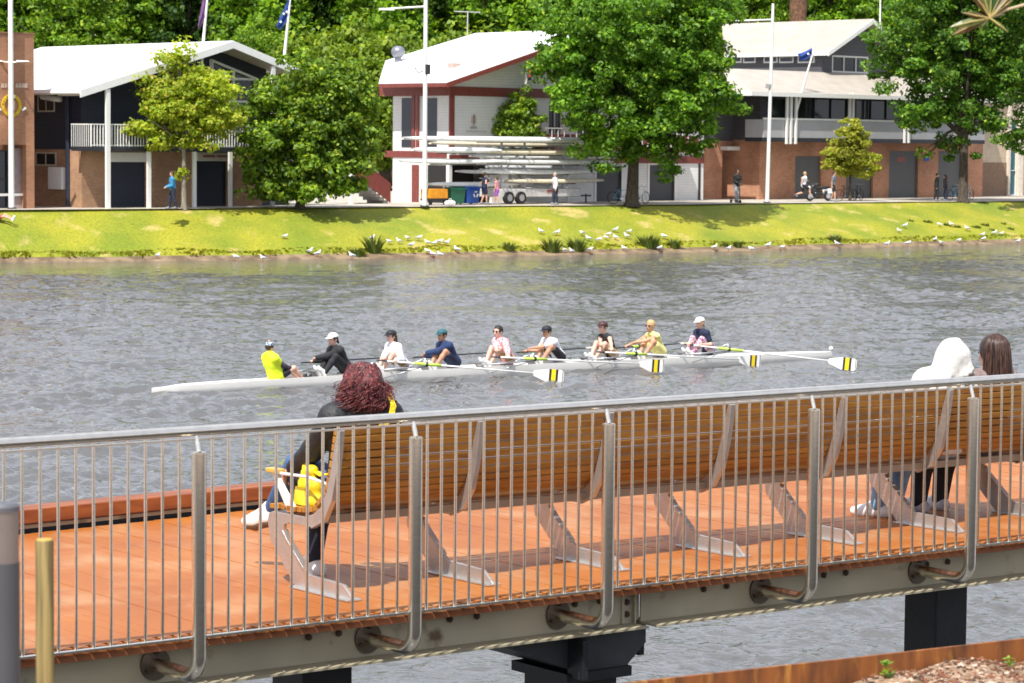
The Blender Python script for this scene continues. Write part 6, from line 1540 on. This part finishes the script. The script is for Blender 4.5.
cream=mat('shell_cream',(.70,.62,.46),.3);wsh=mat('shell_white',(.80,.80,.78),.25);gsh=mat('shell_grey',(.55,.56,.58),.3)
shell(402,640,141.5,.26,wsh,'white racing shell on the topmost rack, poking far out to the left',-.6)
shell(430,640,146,.24,cream,'cream racing shell behind the topmost white one',.4)
shell(412,500,152.0,.26,wsh,'short white racing shell upside down, left end of the second rack',-.7)
shell(478,640,154.0,.24,cream,'cream racing shell upside down on the second rack',-.6)
shell(470,630,158.5,.22,wsh,'white racing shell at the back of the second rack',.45)
shell(398,506,163.0,.22,wsh,'slim white racing shell hanging left under the second rack',-.75)
shell(493,612,163.5,.25,wsh,'white racing shell upside down on the third rack',-.6)
shell(486,600,168.5,.2,gsh,'grey racing shell at the back of the third rack',.4)
shell(478,604,173.5,.23,wsh,'white racing shell on the fourth rack with dark gaps above',-.5)
shell(456,515,173.0,.16,gsh,'slim grey racing shell across the left of the stack')
shell(505,603,182.5,.23,cream,'pale racing shell lowest in the stack, just above the trailer bed',-.55)
shell(428,522,186.0,.22,wsh,'white racing shell resting lowest, above the coloured bins',-.2)
def bin_(px0,px1,pyb,pyt,m_,label,logo=False):
    v=-3.3;a=FF.pick(px0,pyb,v);b_=FF.pick(px1,pyb,v);zt_=FF.pick((px0+px1)/2,pyt,v)[1];u0,u1=a[0],b_[0]
    t=fthing(FF,'wheelie_bin',label,'bin',(u0+u1)/2,v+.3,PATH);m=MB()
    m.add([(u0+.08,v+.06,PATH+.06),(u1-.08,v+.06,PATH+.06),(u1-.08,v+.6,PATH+.06),(u0+.08,v+.6,PATH+.06),(u0,v,zt_-.12),(u1,v,zt_-.12),(u1,v+.7,zt_-.12),(u0,v+.7,zt_-.12)],[(0,3,2,1),(4,5,6,7),(0,1,5,4),(1,2,6,5),(2,3,7,6),(3,0,4,7)])
    m.build('body',m_,t,bevel=.03);m=MB();m.add([(u0-.03,v-.04,zt_-.118),(u1+.03,v-.04,zt_-.118),(u1+.03,v+.74,zt_-.118),(u0-.03,v+.74,zt_-.118),(u0+.02,v+.02,zt_-.04),(u1-.02,v+.02,zt_-.04),(u1-.02,v+.7,zt_),(u0+.02,v+.7,zt_)],[(0,3,2,1),(4,5,6,7),(0,1,5,4),(1,2,6,5),(2,3,7,6),(3,0,4,7)]);m.build('lid',m_,t)
    for q in(u0+.12,u1-.12): m=MB();m.tube([(q-.04,v+.62,PATH+.1),(q+.04,v+.62,PATH+.1)],.1,12);m.build('wheel',rub,t)
    if logo:
        m=MB();c_=((u0+u1)/2+.15,v+.0,(PATH+zt_)/2+.05)
        for q in range(3): a=R(90+120*q);m.obox((c_[0]+.13*math.cos(a),v-.0,c_[2]+.13*math.sin(a)),(math.cos(a+1.57),0,math.sin(a+1.57)),(0,1,0),(math.cos(a),0,math.sin(a)),.09,.02,.035)
        m.build('recycling_mark',trimw,t)
bin_(451.5,466,204.3,187,mat('bin_green',(.012,.12,.06),.4),'large green wheelie bin, left of the blue bin')
bin_(466.8,480.5,204.3,186,mat('bin_blue',(.01,.07,.32),.4),'large blue wheelie bin with a white mark, right of the green bin',True)
v=-3.3;u0,u1=FF.pick(429.5,200,v)[0],FF.pick(448,200,v)[0];z0=FF.pick(439,198.5,v)[1];z1=FF.pick(439,188.8,v)[1]
t=fthing(FF,'orange_crate','orange tub on a low trolley between the white pole and the green bin','crate',(u0+u1)/2,v+.3,PATH)
m=MB();m.box(u0,v,z0,u1,v+.7,z1);m.build('tub',mat('crate_orange',(.75,.30,.01),.5,var=.2,scale=3),t,bevel=.04)
m=MB();m.box(u0-.05,v+.05,z0-.12,u1+.05,v+.65,z0-.003);fr_=m.build('trolley',dkm,t)
for q in(u0+.15,u1-.15): m=MB();m.tube([(q,v+.05,PATH+.12),(q,v+.12,PATH+.12)],.12,12);m.build('wheel',rub,t)
m=MB();m.box(u1-.04,v+.3,z0,u1+.03,v+.36,z1+.3);m.build('handle',trimw,t)
p=G(450,206,PATH);t=thing('white_bag','small white bag on the path below the orange tub','bag',tuple(p),FF.ang)
m=MB();add_vf(m,sdf_mesh([('c',(-.22,0,.14),(.22,0,.14),.14,.14),('c',(-.05,0,.2),(.1,0,.24),.09,.07)],.03,k=.05));m.build('body',trimw,t,smooth=True);m=MB();m.tube([(-.12,0,.25),(-.05,0,.38),(.08,0,.38),(.14,0,.25)],.015,6);m.build('handle',trimw,t)
# ------------------------------------------------------------------ trees
def fast_mesh(name,V,Fq,m,parent,smooth=False):
    me=bpy.data.meshes.new(name);nv=len(V);nf=len(Fq);me.vertices.add(nv);me.vertices.foreach_set('co',np.asarray(V,np.float32).ravel())
    me.loops.add(nf*4);me.loops.foreach_set('vertex_index',np.asarray(Fq,np.int32).ravel());me.polygons.add(nf)
    me.polygons.foreach_set('loop_start',np.arange(0,nf*4,4,dtype=np.int32));me.polygons.foreach_set('loop_total',np.full(nf,4,np.int32))
    me.materials.append(m);me.update(calc_edges=True);me.validate()
    o=bpy.data.objects.new(name,me);COL.objects.link(o);o.parent=parent;return o
def leaves_mesh(name,clumps,per,leaf,m,parent,flat=.6,droop=.15,shell=.45):
    """clumps: array (n,4) x,y,z,r. leaves are bent quads spread on and in each clump"""
    C=np.repeat(np.asarray(clumps,np.float32),per,axis=0);n=len(C)
    d=nr.normal(size=(n,3));d/=np.linalg.norm(d,axis=1)[:,None];d[:,2]=d[:,2]*.85+.15
    r_=C[:,3]*(shell+(1-shell)*nr.rand(n)**.6)*nr.uniform(.8,1.18,n)
    P=C[:,:3]+d*r_[:,None]*np.array([1,1,flat])
    nrm=d*.7+nr.normal(size=(n,3))*.55+np.array([0,-.1,.45]);nrm/=np.linalg.norm(nrm,axis=1)[:,None]
    t=np.cross(nrm,nr.normal(size=(n,3)));t/=np.linalg.norm(t,axis=1)[:,None];b=np.cross(nrm,t)
    s_=leaf*nr.uniform(.6,1.25,n);a=t*s_[:,None]*.5;c=b*s_[:,None]*.33
    dn=nrm*s_[:,None]*.10
    V=np.stack([P-a-dn,P+c+dn*.5,P+a-dn,P-c+dn*.5],1).reshape(-1,3)
    return fast_mesh(name,V,np.arange(n*4).reshape(-1,4),m,parent)
def trunk_mesh(name,base_r,pts_list,m,parent):
    mb=MB()
    for pts,rs in pts_list: mb.tube(pts,rs,8,cap=True)
    return mb.build(name,m,parent,smooth='auto')
bark=two_tone('bark_dark',(.035,.026,.02),(.09,.07,.05),6,.9,stretch=(3,3,.6),bump=.6)
barkp=two_tone('bark_pale',(.16,.14,.11),(.28,.25,.2),6,.9,stretch=(3,3,.6),bump=.5)
def limbs(tr_top,ells,r0,n=9,lean=(0,0)):
    out=[];b=Vector((0,0,-.1));tp=Vector(tr_top);mid=b.lerp(tp,.5)+Vector((lean[0],lean[1],0))
    out.append(([b,Vector((0,0,.25)),mid,tp],[r0*1.5,r0*1.05,r0*.85,r0*.7]))
    for i in range(n):
        e=ells[i%len(ells)];c=Vector(e[:3])+Vector((rng.uniform(-.5,.5)*e[3],rng.uniform(-.5,.5)*e[3],rng.uniform(-.2,.5)*e[4]))
        s_=tp.lerp(mid,rng.uniform(0,.5));m_=s_.lerp(c,.5)+Vector((0,0,.12*(c-s_).length))
        out.append(([s_,m_,c],[r0*.45,r0*.28,r0*.08]))
        for q in range(2):
            c2=c+Vector((rng.uniform(-1,1),rng.uniform(-1,1),rng.uniform(0,1)))*e[3]*.4;out.append(([m_,m_.lerp(c2,.6),c2],[r0*.2,r0*.12,r0*.04]))
    return out
def clumps_in(ells,n,cr,surf=.55):
    """clump centres inside a union of ellipsoids (x,y,z,rx,rz[,ry]), biased to the surface, size varied"""
    vol=np.array([e[3]*e[3]*e[4] for e in ells]);vol=vol/vol.sum();out=[]
    for k in range(n):
        e=ells[nr.choice(len(ells),p=vol)];d=nr.normal(size=3);d/=np.linalg.norm(d);r_=(surf+(1-surf)*nr.rand()) if nr.rand()<.8 else nr.rand()*surf
        ry=e[5] if len(e)>5 else e[3]
        out.append((e[0]+d[0]*r_*e[3],e[1]+d[1]*r_*ry,e[2]+d[2]*r_*e[4],cr*nr.uniform(.55,1.35)))
    return np.array(out)
def pxtree(name,label,px,py,ells_px,m,bk,n,per,leaf,cr,r0,top_px,z=PATH,nl=9,base=None,group=None,flat=.7,surf=.55,shell=.45,dr=.8):
    p=base if base is not None else G(px,py,z);s_=F/p.y
    ells=[]
    for e in ells_px: cx,cy,rx,ry=e[:4];dy=e[4] if len(e)>4 else 0;ells.append(((cx-px)/s_,dy,(py-cy)/s_,rx/s_,ry/s_,rx/s_*dr))
    t=thing(name,label,'tree',(p.x,p.y,z),0,group)
    trunk_mesh('trunk',r0,limbs(((top_px[0]-px)/s_,0,(py-top_px[1])/s_),ells,r0,nl),bk,t)
    leaves_mesh('crown',clumps_in(ells,n,cr,surf),per,leaf,m,t,flat=flat,shell=shell);return t
lf_light=leafmat('leaves_light',(.20,.30,.02),(.46,.50,.05),.45,c3=(.58,.46,.08))
lf_mid2=leafmat('leaves_fresh',(.05,.12,.012),(.24,.36,.025),.36,c3=(.52,.56,.06))  # ramp ends paint shaded inner leaves and sunlit ones
lf_mid=leafmat('leaves_mid',(.05,.12,.015),(.12,.23,.025),.35,c3=(.26,.30,.04))
lf_big=leafmat('leaves_big',(.045,.125,.011),(.18,.35,.022),.38,c3=(.48,.62,.05))  # dark tone stands in for crown shade, few bright leaves for highlights
lf_dark=leafmat('leaves_dark',(.035,.105,.012),(.14,.28,.022),.36,c3=(.40,.52,.045))
lf_gold=leafmat('leaves_gold',(.20,.25,.02),(.42,.42,.05),.45,c3=(.48,.40,.08))
pxtree('young_plane_tree','light yellow green tree with thin trunk before the navy boathouse',184,208.2,[(178,62,20,20),(160,95,30,22),(208,88,32,26),(185,110,34,28),(150,128,24,18),(222,120,24,20),(190,140,30,16),(160,144,18,12),(182,172,10,12)],lf_light,barkp,230,62,.25,.52,.12,(184,135),surf=.35,shell=.3)
pxtree('dense_round_tree','dense green tree with leaves to the ground beside the navy boathouse',300,207.4,[(300,90,45,40),(340,88,34,34),(300,190,58,16),(345,178,30,18),(258,165,24,22),(275,120,42,40),(330,120,48,42),(300,150,62,40),(345,150,32,30),(258,110,26,28),(285,182,42,20),(322,185,30,16),(365,112,20,14),(250,160,16,14),(228,172,14,5)],lf_mid2,bark,470,70,.27,.62,.2,(300,140),nl=12,surf=.45)
pxtree('big_plane_tree','largest tree, broad deep green crown on a straight trunk before the white boathouse',632,204.8,[(630,25,85,50),(600,70,70,50),(672,70,68,50),(640,105,88,42),(700,110,42,40),(590,120,34,34),(600,150,40,22),(680,145,38,24),(645,150,34,22),(565,72,36,22),(715,80,34,30),(585,20,50,42),(690,10,56,45),(668,170,22,12)],lf_big,bark,860,84,.27,.66,.34,(634,120),nl=16,surf=.5,dr=1.1)
pxtree('conifer','small cone shaped tree standing behind the stacked racing shells',519,203.5,[(519,92,9,14),(519,108,18,16),(518,124,26,15),(519,138,28,13)],lf_mid2,bark,190,50,.22,.36,.08,(519,120),nl=5,surf=.3,base=FF.P(U(519,203,-.9),-.9,PATH),dr=.55)
pxtree('round_golden_tree','small round yellow green tree before the grey roller doors',850,200.8,[(850,130,15,16),(850,145,22,18),(846,157,26,18),(858,162,24,16),(840,165,18,14)],lf_gold,bark,230,50,.2,.34,.09,(850,165),nl=7,surf=.4)
pxtree('tall_tree','tall dark green tree before the right end of the grey clubhouse',963,201.2,[(930,30,55,42),(985,25,60,45),(900,70,40,34),(960,75,62,42),(1010,80,40,45),(905,112,34,20),(945,118,44,28),(990,128,40,26),(960,150,28,18),(880,45,26,20),(1020,135,24,20),(935,-10,60,40),(1000,-15,60,40),(935,150,14,12)],lf_dark,bark,700,78,.27,.64,.30,(963,120),nl=16,surf=.45,dr=1.05)
pxtree('edge_tree','dark tree leaning into the far right edge of the view',1046,200.5,[(1040,60,30,50),(1050,110,32,40),(1040,150,24,20),(1055,10,40,40)],lf_dark,bark,160,50,.38,.8,.25,(1046,130),nl=8)
# trees behind the buildings
lf_back=[leafmat('leaves_back_a',(.06,.15,.012),(.24,.40,.024),.38,c3=(.44,.56,.04)),leafmat('leaves_back_b',(.02,.055,.010),(.06,.13,.016),.3,c3=(.14,.24,.03)),leafmat('leaves_back_c',(.08,.15,.011),(.23,.32,.025),.36,c3=(.44,.50,.05)),leafmat('leaves_back_d',(.06,.15,.012),(.24,.38,.025),.36,c3=(.46,.56,.05))]
protos={}
def backtree(kind,px,Y,h_,w_,label,name='park_tree'):
    p=atY(px,150,Y);loc=(p.x,p.y,PATH-.03);rz=rng.uniform(0,6.28)
    if kind in protos:
        pr,ph,pw=protos[kind];o=dup(pr,loc,rz,label,'trees behind the boathouses');o.scale=(w_/pw,w_/pw,h_/ph);return o
    t=thing(name,label,'tree',loc,rz,'trees behind the boathouses')
    ells=[(rng.uniform(-.3,.3)*w_,rng.uniform(-.3,.3)*w_,h_*rng.uniform(.25,.9),w_*rng.uniform(.38,.55),h_*rng.uniform(.12,.2)) for _ in range(9)]+[(0,0,h_*.45,w_*.75,h_*.3),(0,0,h_*.7,w_*.6,h_*.27)]
    trunk_mesh('trunk',.45,limbs((0,0,h_*.5),ells,.45,10),bark,t)
    leaves_mesh('crown',clumps_in(ells,420,.95,.55),58,.45,lf_back[kind],t,flat=.75);protos[kind]=(t,h_,w_);return t
names=['mid green tree','very dark evergreen tree','yellow green low tree','bright green tree']
bt=[(0,20,205,19,7),(3,75,200,17,7),(0,120,206,18,7),(1,170,208,22,8),(1,225,212,23,8),(0,275,204,19,7),(1,320,215,23,8),(1,352,212,21,8),(3,255,188,11.5,4),(0,395,205,19,7),(1,440,214,23,8),(0,480,206,19,7),(0,540,208,20,8),(1,600,215,22,8),(0,660,208,20,8),(1,725,214,21,8),(3,752,206,17,6),(1,800,220,24,8),(0,840,214,19,7),(1,880,222,24,8),(0,935,220,22,8),(1,990,226,24,8),(0,1040,222,23,8),
 (2,345,190,12.5,5),(2,385,186,11.5,5),(2,420,188,11,4.5),(2,455,186,11.8,4.5),(2,500,196,12,5),(3,-35,204,20,8),(0,1090,226,22,8),(2,650,190,11,6),(2,300,186,11,5)]
bt.sort(key=lambda b:b[1]);c_={}
back_ref=['behind the brick clubhouse','behind the left end of the white roof','behind the white gable roof peak','behind the purple flag','behind the blue flag','behind the dense round tree','behind the lamp arm pole','behind the white roof ridge','behind the big plane tree','behind the cross arm pole','behind the cream roof','behind the right tall tree','past the right edge']
def refpx(px):
    for lim,s_ in((40,'behind the brick clubhouse'),(130,'behind the long white roof'),(215,'behind the purple flag'),(270,'just left of the blue flag'),(310,'just right of the blue flag'),(360,'over the dense round tree'),(430,'left of the lamp arm pole top'),(470,'by the rooftop aerial'),(560,'above the white roof ridge'),(700,'behind the big plane tree'),(745,'between big tree and cross arm pole'),(775,'at the cross arm pole top'),(850,'above the cream roof'),(900,'at the grey gable'),(1000,'behind the tall dark tree'),(2000,'at the right edge')):
        if px<lim:return s_
keys=[(names[b[0]],refpx(b[1])) for b in bt]
for b,k_ in zip(bt,keys):
    same=[q for q in range(len(bt)) if keys[q]==k_];i=bt.index(b)
    lb='%s %s'%k_
    if len(same)>1: lb=('left ' if same[0]==i else 'right ' if same[-1]==i else 'middle ')+lb
    backtree(*b,lb)
# brown trunk seen in the gap above the cream roof
p=atY(798,20,204);t=thing('palm_tree','palm with a thick brown trunk rising above the cream roof','palm',(p.x,p.y,PATH))
m=MB();pts=[(0,0,z) for z in np.linspace(0,21,30)];m.tube(pts,[.62+.06*(i%2) for i in range(30)],12);m.build('trunk',two_tone('bark_palm',(.10,.05,.03),(.20,.10,.05),5,.9),t,smooth=True)
m=MB()
for i in range(34):
    a=i*2.4;el=rng.uniform(-.5,1.1);prev=None
    for q in range(9):
        d=q/8*3.6;pt=Vector((math.cos(a)*d*math.cos(el*.6),math.sin(a)*d*math.cos(el*.6),20.9+math.sin(el)*d*.8-.14*d*d))
        if prev is not None:
            s_=Vector((-math.sin(a),math.cos(a),0));w_=.32*(1-q/10)
            m.quad(prev-s_*.0,pt,pt+s_*w_-Vector((0,0,w_*.7)),prev+s_*w_-Vector((0,0,w_*.7)));m.quad(prev,pt,pt-s_*w_-Vector((0,0,w_*.7)),prev-s_*w_-Vector((0,0,w_*.7)))
        prev=pt
m.build('fronds',lf_back[2],t)
